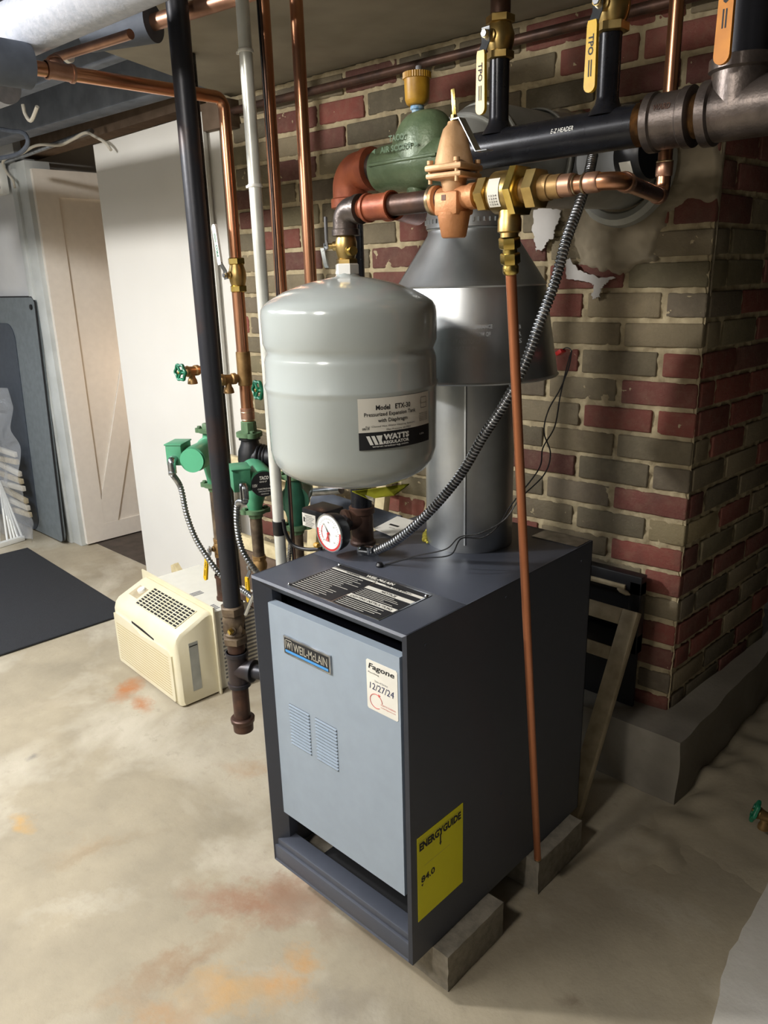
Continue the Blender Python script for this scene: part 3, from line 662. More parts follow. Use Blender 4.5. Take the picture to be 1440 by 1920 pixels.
for (a, b, c, d) in ((.122, .030 + hb, .139, .0306 + hb), (.122, .048 + hb, .139, .0486 + hb), (.122, .030 + hb, .1226, .0486 + hb), (.1384, .030 + hb, .139, .0486 + hb), (.122, .038 + hb, .139, .0385 + hb)): rect(g, f1, a, b, c, d, 3, 1)
g.build('lettering', 'ink', tk, recalc=False)
g = G()
for k in range(3):
    x0 = .012 + k * .0085; g.add([f1(x0, hb * .80), f1(x0 + .0058, hb * .80), f1(x0 + .0125, hb * .28), f1(x0 + .0067, hb * .28)], [[0, 1, 2, 3]])
g.add([f1(.0345, hb * .80), f1(.0400, hb * .80), f1(.0385, hb * .5), f1(.0375, hb * .28), f1(.034, hb * .28)], [[0, 1, 2, 3, 4]])
text(g, 'WATTS', f1, .042, hb * .52, .050, hb * .34, .06); text(g, 'REGULATOR', f1, .042, hb * .28, .050, hb * .19, .04); text(g, 'www.wattsreg.com', f1, .022, hb * .10, .068, hb * .12, .01); g.build('lettering', 'white_plastic', tk, recalc=False); g = G(); text(g, 'USA', f1, .118, hb * .48, .012, .003)
g.build('lettering', 'white_plastic', tk, recalc=False)
G().hexa((TX, TY, zneck - .006), (0, 0, 1), .021, .02).build('neck_nut', 'white_plastic', tk)
# yellow tag under the tank
q = [at(u, v, y=.12) for u, v in ((660, 922), (725, 914), (768, 908), (740, 929), (690, 936))]
yt = thing('hang_tag', 'yellow paper warning tag hanging flat under the grey tank', 'tag', q[0])
G().prism(q, (0, 0, .0015)).build('sheet', 'yellow_paper', yt); 
q = [at(u, v, y=.12) for u, v in ((684, 928), (700, 933), (701, 941), (690, 936))]; G().prism(q, (0, .002, .0015)).build('folded_corner', 'paper', yt)

# ================================================================== fittings
def nipple(name, mat, a, b, r, label, cat='pipe', seg=24, group=None):
    a = Vector(a); b = Vector(b); return tag(G().tube([a, b], r, seg).build(name, mat), label, cat, group)
def elbow(name, mat, c, d0, d1, r, L, label, R=None, band=1.12):
    """threaded elbow, arms along d0 and d1 from c"""
    c = Vector(c); d0 = Vector(d0).normalized(); d1 = Vector(d1).normalized(); t = thing(name, label, 'elbow', c + d0 * L)
    g = G(); g.tube(fillet([c + d0 * L, c, c + d1 * L], R or L * .8, 10), r, 28); g.build('body', mat, t)
    for d in (d0, d1): G().rev(c + d * L * .72, d, [(r * .98, 0), (r * band, L * .04), (r * band, L * .28), (r * 1.02, L * .30)], 28).build('band', mat, t)
    return t
def tee(name, mat, c, d, db, r, L, label, mat2=None, Lb=None):
    c = Vector(c); d = Vector(d).normalized(); db = Vector(db).normalized(); Lb = Lb or L; t = thing(name, label, 'tee', c)
    G().tube([c - d * L, c + d * L], r, 28).build('run', mat, t); G().tube([c, c + db * Lb], r, 28).build('branch', mat, t)
    for p, q, l in ((c + d * L, d, L), (c - d * L, -d, L), (c + db * Lb, db, Lb)): G().rev(p - q * l * .25, q, [(r, 0), (r * 1.12, l * .03), (r * 1.12, l * .22), (r * 1.0, l * .25)], 28).build('band', mat2 or mat, t)
    return t
def ball_valve(c, axis, side, hd, r, L, label, name='ball_valve', body='brass', grip='yellow_grip', hl=.10, rd=.0, txt='TPO', hs='chrome', ends='brass', txtm='ink', gw=None):
    """c centre, axis of the run, side the stem points to, hd the handle direction"""
    c = Vector(c); axis = Vector(axis).normalized(); side = Vector(side).normalized(); hd = Vector(hd).normalized()
    t = thing(name, label, 'valve', c - axis * L / 2)
    G().rev(c, axis, [(r * .95, -L * .32), (r * 1.12, -L * .2), (r * 1.22, -L * .05), (r * 1.22, L * .08), (r * 1.05, L * .22), (r * .95, L * .32)], 20).build('body', body, t)
    for s in (-1, 1): G().hexa(c + axis * s * L * .40 - axis * L * .1, axis, r * 1.22, L * .2).build('hex_end', ends, t)
    sh = r * 1.22 + .012; G().rev(c, side, [(r * .5, 0), (r * .5, sh * .75), (r * .32, sh * .8), (r * .32, sh + .006)], 16).build('stem', body, t)
    hn = side; w = Vector(axis) if abs(hd.dot(axis)) < .5 else side.cross(axis); w = (hd.cross(hn)).normalized()
    o = c + side * sh; kx = min(.02, hl * .25)
    path = [(-.010, .0), (kx * .6, .0), (kx * 1.5, .010), (hl, .010)]; gw = gw or .0085
    def strip(g, pa, hw, th):
        vs = []
        for a, b in pa:
            for sx, sy in ((-1, 0), (1, 0), (1, 1), (-1, 1)): vs.append(o + hd * a + hn * (b + sy * th) + w * sx * hw)
        n = len(pa); fs = [[4 * i + k, 4 * i + (k + 1) % 4, 4 * i + 4 + (k + 1) % 4, 4 * i + 4 + k] for i in range(n - 1) for k in range(4)] + [[3, 2, 1, 0], [4 * n - 4 + k for k in range(4)]]
        g.add(vs, fs)
    g = G(); strip(g, path, gw * .85, .0022); lv = g.build('handle', hs, t)
    g = G(); pl = []
    x0 = kx * 1.6; m = 8
    for k in range(m + 1): a = PI / 2 - PI * k / m; pl.append((hl + .006 + gw * math.cos(a), gw * math.sin(a)))
    pl += [(x0, -gw * .85), (x0 - .006, -gw * .7), (x0 - .006, gw * .7), (x0, gw * .85)]
    G().prism([o + hd * a + w * b + hn * .008 for a, b in pl], hn * .0065).build('grip', grip, lv)
    G().hexa(o + hn * .002, hn, .0062, .006).build('nut', 'steel', lv)
    if txt:
        g = G(); tf = flat(o + hn * .0148 + hd * (hl * .42), hd, w * (1 if hd.cross(w).dot(hn) > 0 else -1)); tl = hl * .26
        sg = 1 if hd.cross(w).dot(hn) > 0 else -1
        text(g, txt, tf, 0, -.0045, tl, .009, .03); rect(g, tf, tl + .006, .001, tl + .028, .003); rect(g, tf, tl + .006, -.003, tl + .028, -.001); g.build('lettering', txtm, lv, recalc=False)
    return t
def wheel_bib(c, out, label, hr=.021, L=.075, down=True):
    """boiler drain: body leaves the pipe along out, handwheel at its end, spout down"""
    c = Vector(c); out = Vector(out).normalized(); t = thing('boiler_drain', label, 'valve', c)
    G().rev(c, out, [(.011, 0), (.011, .012), (.015, .014), (.015, .024), (.012, .027), (.0135, .045), (.016, .05), (.014, .058), (.008, .062), (.006, L)], 18).build('body', 'brass_dull', t)
    k = c + out * .036
    G().rev(k, (0, 0, -1) if down else (0, -.2, -1), [(.010, 0), (.009, .018), (.013, .026), (.0145, .036), (.0125, .037)], 18).build('spout', 'brass_dull', t)
    q = c + out * L; x, y, d = frame(out); g = G(); n = 6; m = 48; pts = []
    for i in range(m): a = 2 * PI * i / m; rr = hr * (1 + .10 * math.cos(n * a)); pts.append(q + (x * math.cos(a) + y * math.sin(a)) * rr)
    vs = []; 
    for i in range(m):
        o = (pts[i] - q).normalized()
        for j in range(8): b = 2 * PI * j / 8; vs.append(pts[i] + o * .0042 * math.cos(b) + d * .005 * math.sin(b))
    g.add(vs, [[i * 8 + j, i * 8 + (j + 1) % 8, ((i + 1) % m) * 8 + (j + 1) % 8, ((i + 1) % m) * 8 + j] for i in range(m) for j in range(8)])
    for i in range(3): a = 2 * PI * i / 3; e = (x * math.cos(a) + y * math.sin(a)) * hr; g.tube([q - e * .0, q + e], .0035, 8)
    g.rev(q - d * .004, d, [(.007, 0), (.007, .009)], 12); g.build('handwheel', 'green_handle', t); G().rev(q, d, [(.004, .004), (.004, .008), (.002, .009)], 10).build('screw', 'brass', t)
    return t

# ---- line from the tank top: nut, valve, elbow, tee, regulator, backflow preventer
zl = 1.534; LY = .08
ztv = zneck + .015
tv = ball_valve((TX, TY, ztv + .028), (0, 0, 1), (-.80, -.60, 0), (.15, .1, -1), .0155, .07, 'brass tank service valve with a short grey handle, between grey tank and brown elbow', 'tank_service_valve', 'brass', 'emt', .022, txt='', hs='steel', ends='brass', gw=.008)
G().rev((TX, TY, ztv + .02), (.9, -.45, -.05), [(.008, .0), (.008, .020), (.006, .021), (.006, .032), (.0075, .033), (.0075, .040)], 14).build('test_port', 'brass_bright', tv)
p = Vector((TX, TY, ztv + .07)) + Vector((-.8, -.6, 0)) * .03
G().box(Vector((TX, TY, ztv + .053)) + Vector((-.8, -.6, 0)).normalized() * .034, (.012, .004, .046), Matrix.Rotation(-.93, 3, 'Z'), .001).build('stem_tab', 'ink_grey', tv)
G().rev((TX, TY, ztv + .060), (0, 0, 1), [(.0175, 0), (.0185, .003), (.0175, .006), (.0178, .012)], 20).build('thread_tape', 'blue_tape', tv)
ec = Vector((TX, TY, zl))
elbow('pipe_elbow', 'iron_grey', ec, (0, 0, -1), (1, 0, 0), .0215, .040, 'dull grey iron elbow above the tank service valve')
tc = Vector(at(712, 388, y=LY)); tc.z = zl
nipple('pipe_nipple', 'rust_orange', (TX + .038, LY, zl), (tc.x - .025, LY, zl), .0165, 'short rusty nipple between the grey elbow and the orange tee')
tee('pipe_tee', 'rust_orange', tc, (1, 0, 0), (-.25, 1, .05), .0205, .030, 'rust orange iron tee left of the brown water line nipple', None, .035)
rx0 = at(816, 380, y=LY).x
nipple('pipe_nipple', 'iron_brown', (tc.x + .028, LY, zl), (rx0 + .012, LY, zl), .0165, 'brown iron nipple running from the orange tee to the pressure regulator')
# branch back to under the air scoop
pb = at(783, 405, y=.30); sb = at(785, 352, y=.30)
t_ = thing('pipe_elbow', 'rusty elbow below the green air scoop behind the water line', 'elbow', pb)
G().tube(fillet([Vector((sb.x, .30, sb.z - .005)), Vector((sb.x, .30, zl + .0)), tc + Vector((-.02, .06, .0))], .03), .0175, 20).build('body', 'rust_orange', t_)
# pressure regulator
rc = at(851, 378, y=LY); rc.z = zl
pv = thing('pressure_regulator', 'bronze pressure reducing valve with a cone bonnet and yellow lever pointing up', 'regulator', rc)
g = G(); g.rev(rc - Vector((.040, 0, 0)), (1, 0, 0), [(.019, 0), (.021, .002), (.021, .010), (.0165, .013), (.0165, .07), (.0185, .073), (.0185, .084)], 24); g.build('body', 'bronze_cast', pv)
G().rev(rc - Vector((.043, 0, 0)), (1, 0, 0), [(.0205, 0), (.022, .002), (.022, .006), (.0205, .008)], 24).build('inlet_ring', 'solder', pv)
g = G(); g.box(rc + Vector((0, 0, -.008)), (.044, .044, .034), None, .005); g.rev(rc + Vector((0, 0, -.020)), (0, 0, -1), [(.025, 0), (.0245, .006), (.019, .034), (.017, .036)], 24); g.build('strainer_cup', 'bronze_cast', pv)
g = G(); g.box(rc + Vector((0, 0, .030)), (.062, .062, .008), Matrix.Rotation(.1, 3, 'Z'), .003); g.box(rc + Vector((0, 0, .041)), (.064, .064, .009), Matrix.Rotation(.1, 3, 'Z'), .003); g.rev(rc + Vector((0, 0, .008)), (0, 0, 1), [(.016, 0), (.020, .018)], 20); g.build('flange', 'bronze_pale', pv)
G().rev(rc + Vector((0, 0, .044)), (0, 0, 1), [(.030, 0), (.028, .008), (.021, .035), (.016, .050), (.010, .056), (.009, .060)], 28).build('bonnet', 'bronze_pale', pv)
for sx in (-1, 1):
    for sy in (-1, 1): G().rev(rc + Vector((sx * .025, sy * .025, .020)), (0, 0, 1), [(.003, 0), (.003, .026), (.0048, .027), (.0048, .032)], 10).build('bolt', 'bronze_pale', pv)
g = G(); g.box(rc + Vector((0, 0, .125)), (.007, .003, .045), Matrix.Rotation(-.08, 3, 'Y'), .001); g.rev(rc + Vector((0, 0, .103)), (0, 0, 1), [(.005, 0), (.005, .010)], 12); g.build('lever', 'brass_bright', pv)
g = G(); o = rc + Vector((0, 0, .106)); pa = [o, o + Vector((.016, -.002, .0)), o + Vector((.048, -.004, -.048)), o + Vector((.066, -.002, -.048))]
for a_, b_ in zip(pa, pa[1:]): 
    d_ = (b_ - a_); x_ = d_.normalized(); y2 = Vector((0, 1, 0)); n2 = x_.cross(y2); g.box((a_ + b_) / 2, (d_.length + .001, .016, .0012), Matrix((x_, y2, n2)).transposed())
g.build('bent_strap', 'chrome', pv)
g = G(); text(g, '1', flat(rc + Vector((-.006, -.0225, -.004)), (1, 0, 0), (0, 0, 1)), 0, 0, .008, .008); g.build('cast_mark', 'iron_brown', pv, recalc=False)
# backflow preventer
bc = at(960, 358, y=LY); bc.z = zl
bp = thing('backflow_preventer', 'brass backflow preventer with a white sticker and big hex unions', 'backflow preventer', bc)
x0 = rc.x + .044
G().rev((x0, LY, zl), (1, 0, 0), [(.0145, 0), (.0145, bc.x - x0 - .03)], 20).build('inlet_tail', 'brass_bright', bp)
G().hexa((x0 + .008, LY, zl), (1, 0, 0), .025, .018).build('union_nut', 'brass', bp)
G().rev(bc - Vector((.034, 0, 0)), (1, 0, 0), [(.018, 0), (.024, .004), (.029, .010), (.029, .040), (.030, .041), (.030, .044)], 28).build('body', 'brass', bp)
G().hexa(bc + Vector((.006, 0, 0)), (1, 0, 0), .036, .014).build('large_hex', 'brass_bright', bp)
G().hexa(bc + Vector((.030, 0, 0)), (1, 0, 0), .028, .020).build('outlet_nut', 'brass', bp)
G().rev(bc + Vector((.018, 0, 0)), (1, 0, 0), [(.017, 0), (.017, .045), (.0155, .046), (.0155, .062)], 20).build('outlet_tail', 'brass_dull', bp)
G().rev(bc + Vector((-.003, 0, -.015)), (0, 0, -1), [(.016, 0), (.0155, .018), (.017, .022), (.017, .038), (.013, .040), (.013, .046)], 20).build('vent_port', 'brass', bp)
def bpf(u, v): a = 2.35 + v / .0295; return bc + Vector((-.020 + u, .0295 * math.cos(a) * -1 * -1, 0)) if False else Vector((bc.x - .020 + u, bc.y + .0296 * math.cos(a + PI / 2 + .6), bc.z + .0296 * math.sin(a + PI / 2 + .6)))
def bpf(u, v): a = PI + .75 - v / .0296; return Vector((bc.x - .022 + u, bc.y + .0297 * math.cos(a), bc.z + .0297 * math.sin(a)))
g = G(); rect(g, bpf, 0, 0, .019, .040, 1, 10); g.build('sticker', 'paper', bp, recalc=False)
g = G(); bq = lambda u, v: bpf(u, v) + (bpf(u, v) - Vector((bpf(u, v).x, bc.y, bc.z))).normalized() * .0003
for k in range(4): text(g, '1234', bq, .003, .003 + k * .004, .013, .0025)
g.build('lettering', 'ink', bp, recalc=False)
# drain drop pipe
bt = Vector(at(1008, 1610, y=.395)); tp = Vector((bc.x - .003, LY, zl - .06))
dp_ = thing('copper_drop_pipe', 'long bare copper drain pipe slanting down past the right side of the boiler', 'pipe', bt)
d_ = (tp - bt).normalized()
G().tube([bt, tp - d_ * .03], .0079, 20).build('pipe', 'copper_bright', dp_)
G().rev(bt - d_ * .001, d_, [(.0087, 0), (.0087, .004)], 16).build('solder_ring', 'solder', dp_)
for k, m_ in ((0, 'brass_bright'), (1, 'brass_bright')): G().hexa(tp - d_ * (.016 + k * .022), d_, .0155 - k * .001, .016).build('press_nut', m_, dp_)
G().rev(tp - d_ * .052, d_, [(.0105, 0), (.0118, .002), (.0118, .010), (.0105, .012), (.0105, .05)], 18).build('adapter', 'brass_bright', dp_)
# copper feed to the right and up
P = [Vector((bc.x + .075, LY, zl)), at(1160, 342, y=LY), at(1243, 353, y=.37), at(1248, 60, y=.37)]; P[1].z = zl; P[2].z = zl
P[3] = Vector((P[2].x, P[2].y, 1.86))
cf = thing('copper_feed_pipe', 'bright copper feed pipe running right then turning up behind the iron coupling', 'pipe', P[2])
G().tube(fillet(P, .022), .0111, 20).build('pipe', 'copper', cf)
def sock(g, a, d, r, l): g.rev(a, d, [(r * 1.02, 0), (r * 1.17, .002), (r * 1.17, l), (r * 1.02, l + .002)], 20)
dA = (P[1] - P[0]).normalized(); dB = (P[2] - P[1]).normalized()
for a_, d_2, r_2, l_2 in ((P[1] - dA * .046, dA, .0111, .018), (P[1] + dB * .03, dB, .0111, .018), (P[2] + Vector((0, 0, .03)), (0, 0, 1), .0111, .02), (P[2] - dB * .046, dB, .0111, .018), (P[0], dA, .0125, .022)):
    g = G(); sock(g, a_, d_2, r_2, l_2); g.build('socket', 'copper_dull', cf)
for a, d in ((P[1] - dA * .048, dA), (P[2] + Vector((0, 0, .052)), Vector((0, 0, 1))), (P[0] + dA * .026, dA)): G().torus(a, d, .0118, .0016, 20, 6).build('solder_ring', 'solder', cf)
# ================================================================== SUPPLY RISER, AIR SCOOP, HEADER
RX, RY, HZ = -.372, .295, 1.631
rt = thing('pipe_tee', 'dark brown iron tee standing on the boiler top behind the gauge', 'tee', (RX, RY, ZT))
t0 = at(680, 1000, y=RY)
RX = t0.x
G().rev((RX, RY, ZT - .002), (0, 0, 1), [(.030, 0), (.030, .008), (.026, .012), (.026, .075), (.030, .078), (.030, .092), (.026, .094)], 28).build('run', 'iron_brown', rt)
gz = at(617, 1000, y=RY - .1).z
G().rev((RX, RY, ZT + .062), (-.35, -.94, 0), [(.024, 0), (.024, .035), (.027, .038), (.027, .046)], 24).build('branch', 'iron_brown', rt)
ztt = ZT + .092
ru = at(660, 480, y=RY)
rs = thing('supply_riser', 'dark iron supply riser hidden behind the grey tank, up to the orange elbow', 'pipe', (RX, RY, ztt)); 
G().tube([(RX, RY, ztt), (RX + (-.409 - RX) * .0, RY, HZ - .07)], .0245, 28).build('pipe', 'black_pipe', rs)
EX = RX
elbow('pipe_elbow', 'rust_orange', (EX, RY, HZ), (0, 0, -1), (1, 0, 0), .036, .068, 'large rust orange elbow left of the green air scoop', .05)
sx0 = at(712, 320, y=RY).x; sx1 = at(852, 290, y=RY).x
nipple('pipe_nipple', 'iron_grey', (EX + .06, RY, HZ), (sx0 + .02, RY, HZ), .0285, 'thick iron nipple between the large orange elbow and green air scoop')
G()
sc = thing('air_scoop', 'green cast air scoop with raised lettering and a domed chamber', 'air scoop', ((sx0 + sx1) / 2, RY, HZ - .05))
Ls = sx1 - sx0
g = G(); g.rev((sx0, RY, HZ - .006), (1, 0, 0), [(.036, 0), (.040, .003), (.040, .016), (.043, .02), (.045, Ls * .5), (.045, Ls - .02), (.042, Ls - .016), (.041, Ls)], 32); g.build('body', 'green_cast', sc)
g = G()
def dome(a, b):
    th = 2 * PI * a; 
    return None
vs = []; NA, NB = 40, 12; cx = sx0 + Ls * .64
for j in range(NB + 1):
    f = j / NB; k = math.cos(f * PI / 2) ** .55; zz = HZ + .0 + .083 * math.sin(f * PI / 2)
    for i in range(NA):
        th = 2 * PI * i / NA; ex = (Ls * .34 if math.cos(th) > 0 else Ls * .46) * (1 - .3 * f if math.cos(th) < 0 else 1)
        vs.append(Vector((cx + math.cos(th) * ex * k, RY + math.sin(th) * .0455 * k, zz)))
g.add(vs, [[j * NA + i, j * NA + (i + 1) % NA, (j + 1) * NA + (i + 1) % NA, (j + 1) * NA + i] for j in range(NB) for i in range(NA)] + [[NB * NA + i for i in range(NA)]]); g.build('dome', 'green_cast', sc, sharp=60)
G().bb((sx0 + .012, RY - .047, HZ - .004), (sx1 - .006, RY - .038, HZ + .002), .002).build('rib', 'green_cast', sc)
pbx = sb.x; G().rev((pbx, RY, HZ - .04), (0, 0, -1), [(.020, 0), (.0195, .012), (.022, .016), (.022, .028), (.019, .030)], 20).build('bottom_port', 'green_cast', sc)
def scf(u, v): return Vector((sx0 + .02 + u, RY - .0485 + v * .03, HZ + .002 + v))
g = G(); text(g, 'TACO', scf, .050, .030, .038, .011, .03); text(g, 'AIR SCOOP', scf, .028, .013, .078, .011, .03); g.prism([scf(.006, .018), scf(.016, .023), scf(.016, .014)], (0, -.001, 0)); g.prism([scf(.124, .018), scf(.114, .023), scf(.114, .014)], (0, -.001, 0)); g.build('raised_lettering', 'green_dull', sc, recalc=False)
# air vent on top
av = thing('air_vent', 'yellow float air vent with a knurled cap on top of the green air scoop', 'air vent', (cx, RY, HZ + .08))
ax = at(792, 215, y=RY); 
G().rev((cx - .02, RY, HZ + .078), (0, 0, 1), [(.010, 0), (.010, .008), (.013, .010), (.012, .018)], 16).build('thread', 'blue_tape', av)
ztc = HZ + .094
G().rev((cx - .02, RY, ztc), (0, 0, 1), [(.016, 0), (.020, .003), (.0225, .010), (.0235, .046)], 28).build('cup', 'yellow_cap', av)
g = G(); m = 72; vs = []
for h in (0, .010):
    for k in range(m): rr = .0262 if k % 2 else .0250; a = 2 * PI * k / m; vs.append((cx - .02 + rr * math.cos(a), RY + rr * math.sin(a), ztc + .044 + h))
g.add(vs, [[k, (k + 1) % m, m + (k + 1) % m, m + k] for k in range(m)] + [list(range(m)), [m + k for k in range(m)]]); g.build('knurled_cap', 'yellow_cap', av, sharp=20)
G().rev((cx - .015, RY, ztc + .054), (0, 0, 1), [(.006, 0), (.006, .010), (.004, .011)], 14).build('vent_knob', 'ink_grey', av)
# header
hx1 = at(1198, 235, y=RY).x
hd_ = thing('pipe_header', 'shiny black steel header pipe with two welded risers and white lettering', 'pipe', ((sx1 + hx1) / 2, RY, HZ))
G().tube([(sx1 - .002, RY, HZ), (hx1, RY, HZ)], .0302, 40).build('main_pipe', 'black_pipe', hd_)
r1 = at(935, 230, y=RY).x; r2 = at(1138, 205, y=RY).x; tops = []
for xx, v_ in ((r1, 112), (r2, 60)):
    zt_ = at(937 if v_ > 100 else 1142, v_, y=RY).z; tops.append(zt_)
    G().rev((xx, RY, HZ + .02), (0, 0, 1), [(.030, 0), (.022, .012), (.0185, .018), (.0167, .026), (.0167, zt_ - HZ - .02)], 28).build('riser', 'black_pipe', hd_)
def hf(u, v): a = .30 + v / .0302; return Vector((at(1032, 262, y=RY - .03).x + u, RY - .0306 * math.cos(a), HZ + .0306 * math.sin(a)))
g = G(); text(g, 'E-Z HEADER', hf, 0, -.006, .040, .0068, .0, .1); g.build('lettering', 'white_plastic', hd_, recalc=False)
g = G(); p = resample([Vector((hx1 - .001, RY, HZ)), Vector((hx1 + .022, RY, HZ))], .0009); g.tube(p, [.0302 if i % 2 else .0288 for i in range(len(p))], 32); g.build('thread', 'thread', hd_, sharp=20)
cx0 = hx1 + .015; cx1 = at(1303, 222, y=RY).x
cpl = thing('pipe_coupling', 'grey cast iron coupling with embossed letters at the end of the black header', 'coupling', (cx0, RY, HZ - .04))
G().rev((cx0, RY, HZ), (1, 0, 0), [(.036, 0), (.041, .003), (.041, .014), (.038, .017), (.038, cx1 - cx0 - .016), (.041, cx1 - cx0 - .013), (.041, cx1 - cx0 - .002), (.036, cx1 - cx0)], 36).build('body', 'iron_grey', cpl)
def cf_(u, v): a = .35 + v / .038; return Vector((cx0 + .016 + u, RY - .0386 * math.cos(a), HZ + .0386 * math.sin(a)))
g = G(); text(g, 'WARD', cf_, .006, -.004, .026, .009, .04); g.build('raised_lettering', 'iron_brown', cpl, recalc=False)
p = resample([Vector((cx1 - .001, RY, HZ)), Vector((cx1 + .016, RY, HZ))], .0009); tag(G().tube(p, [.0295 if i % 2 else .0283 for i in range(len(p))], 32).build('threaded_nipple', 'thread', sharp=20), 'short threaded nipple between the cast coupling and the large tee at right', 'nipple')
tx0 = cx1 + .012; tx1 = at(1398, 203, y=RY).x; ttx = at(1392, 130, y=RY).x
lt = thing('pipe_tee', 'largest cast iron tee at the right end of the black header, branch pointing up', 'tee', (ttx, RY, HZ - .04))
tl = max(tx1 - tx0, .09)
G().rev((tx0, RY, HZ), (1, 0, 0), [(.037, 0), (.043, .003), (.043, .016), (.0385, .019), (.0385, tl + .012), (.043, tl + .015), (.043, tl + .03), (.037, tl + .033)], 36).build('run', 'iron_grey', lt)
G().rev((ttx, RY, HZ), (0, 0, 1), [(.0385, 0), (.0385, .045), (.043, .048), (.043, .062), (.036, .064)], 36).build('branch', 'iron_grey', lt)
p = resample([Vector((tx0 + tl + .03, RY, HZ)), Vector((tx0 + tl + .06, RY, HZ))], .0012); tag(G().tube([p[0], p[-1] + Vector((.3, 0, 0))], .0302, 32).build('pipe_end', 'brass_dull'), 'brassy threaded pipe leaving the frame to the right of the big tee', 'pipe')
tag(G().rev((ttx, RY, HZ + .05), (0, 0, 1), [(.0302, 0), (.0302, .135)], 32).build('riser_pipe', 'black_pipe_worn'), 'wide dark riser pipe above the big cast tee at far right', 'pipe')
# three valves on the risers, one small above the copper feed
vl = Vector((-.05, -1, 0)).normalized()
ball_valve((r1, RY, tops[0] + .032), (0, 0, 1), vl, (-.0, .0, -1), .0195, .066, 'brass ball valve with yellow lever on the left header riser', hl=.105, gw=.0095)
nipple('riser_pipe', 'iron_brown', (r1, RY, tops[0] + .06), (r1, RY, tops[0] + .33), .0167, 'reddish iron pipe above the valve on the left header riser')
ball_valve((r2, RY, tops[1] + .032), (0, 0, 1), vl, (.0, .0, -1), .0215, .07, 'brass ball valve with yellow lever on the middle header riser', hl=.105, gw=.0095)
nipple('riser_pipe', 'iron_brown', (r2, RY, tops[1] + .06), (r2, RY, tops[1] + .3), .0167, 'iron pipe above the valve on the middle header riser')
ball_valve((ttx, RY, HZ + .19 + .036), (0, 0, 1), vl, (.0, .0, -1), .034, .08, 'large brass ball valve at far right with an orange lever in shadow', grip='orange_grip', hl=.165, gw=.0105)
nipple('riser_pipe', 'black_pipe', (ttx, RY, HZ + .26), (ttx, RY, HZ + .5), .030, 'thick dark pipe above the large valve at far right')
sv = P[3]; ball_valve((sv.x, sv.y, 1.895), (0, 0, 1), vl, (.9, .4, -.1), .0145, .05, 'small ball valve at the top of the copper feed pipe', hl=.03, txt='', grip='white_plastic', hs='brass', gw=.007)
nipple('riser_pipe', 'copper', (sv.x, sv.y, 1.92), (sv.x, sv.y, 2.2), .0111, 'copper pipe above the small valve at upper right')
# ---- temperature gauge
gf = at(617, 1000, y=.175)
ga = thing('temperature_gauge', 'round dial gauge with a red rim scale on the brown tee above the boiler', 'gauge', gf)
gd = Vector((-.12, -.97, -.10)).normalized()
gd = Vector((-.05, -.99, .0)).normalized()
b0 = Vector((RX, RY, ZT + .062)) + Vector((-.35, -.94, 0)).normalized() * .046
G().tube([b0 - Vector((-.35, -.94, 0)).normalized() * .01, gf - gd * .03], .017, 20).build('stem', 'black_plastic', ga)
G().rev(gf - gd * .034, gd, [(.024, 0), (.040, .006), (.0435, .020), (.0435, .034)], 36).build('case', 'black_plastic', ga)
G().torus(gf, gd, .043, .0022, 40, 8).build('bezel', 'chrome', ga)
G().rev(gf - gd * .0, gd, [(.042, -.001), (.042, .0005)], 40).build('dial', 'white_plastic', ga)
x_, y_, d_ = frame(gd); upv = Vector((0, 0, 1)); rt_ = gd.cross(upv) * -1; rt_ = upv.cross(gd).normalized() * 1
rt_ = Vector((-gd.y, gd.x, 0)).normalized()   # viewer's right when facing the dial
def dial(a, r, o=.0008): return gf + gd * o + (rt_ * math.cos(a) + upv * math.sin(a)) * r
def arcband(g, a0, a1, r0, r1, n=30, o=.0009):
    g.add([dial(a0 + (a1 - a0) * k / n, r, o) for k in range(n + 1) for r in (r0, r1)], [[2 * k, 2 * k + 1, 2 * k + 3, 2 * k + 2] for k in range(n)])
g = G(); arcband(g, PI * .95, PI * 2.05, .036, .0405); arcband(g, PI * .8, PI * 1.2, .024, .0262)
g.add([dial(-2.1, .020, .003), dial(-2.0, .0, .003), dial(-1.6, .003, .003), dial(-1.95, .022, .003)], [[0, 1, 2, 3]]); g.add([dial(-1.5, .019, .003), dial(1.6, .003, .003), dial(3.1, .004, .003), dial(-1.75, .019, .003)], [[0, 1, 2, 3]]); g.build('red_scale', 'red_paint', ga, recalc=False)
g = G()
for k in range(31): a = PI * 1.25 - k * PI * 1.5 / 30; g.add([dial(a - .012, .031), dial(a + .012, .031), dial(a + .012, .035), dial(a - .012, .035)], [[0, 1, 2, 3]])
for k, s_ in enumerate(('60', '100', '140', '180', '220', '260', '320')):
    a = PI * 1.25 - k * PI * 1.5 / 6; cpt = dial(a, .0255); fn = lambda u, v, cpt=cpt: cpt + rt_ * (u - .003) + upv * (v - .002) + gd * .0002; text(g, s_, fn, 0, 0, .006, .0035)
g.add([dial(2.15, .031, .0025), dial(.5, .0018, .0025), dial(3.8, .0018, .0025)], [[0, 1, 2]]); g.build('needle_and_marks', 'ink', ga, recalc=False)
G().rev(gf, gd, [(.0028, 0), (.0028, .0045)], 12).build('hub', 'red_paint', ga)
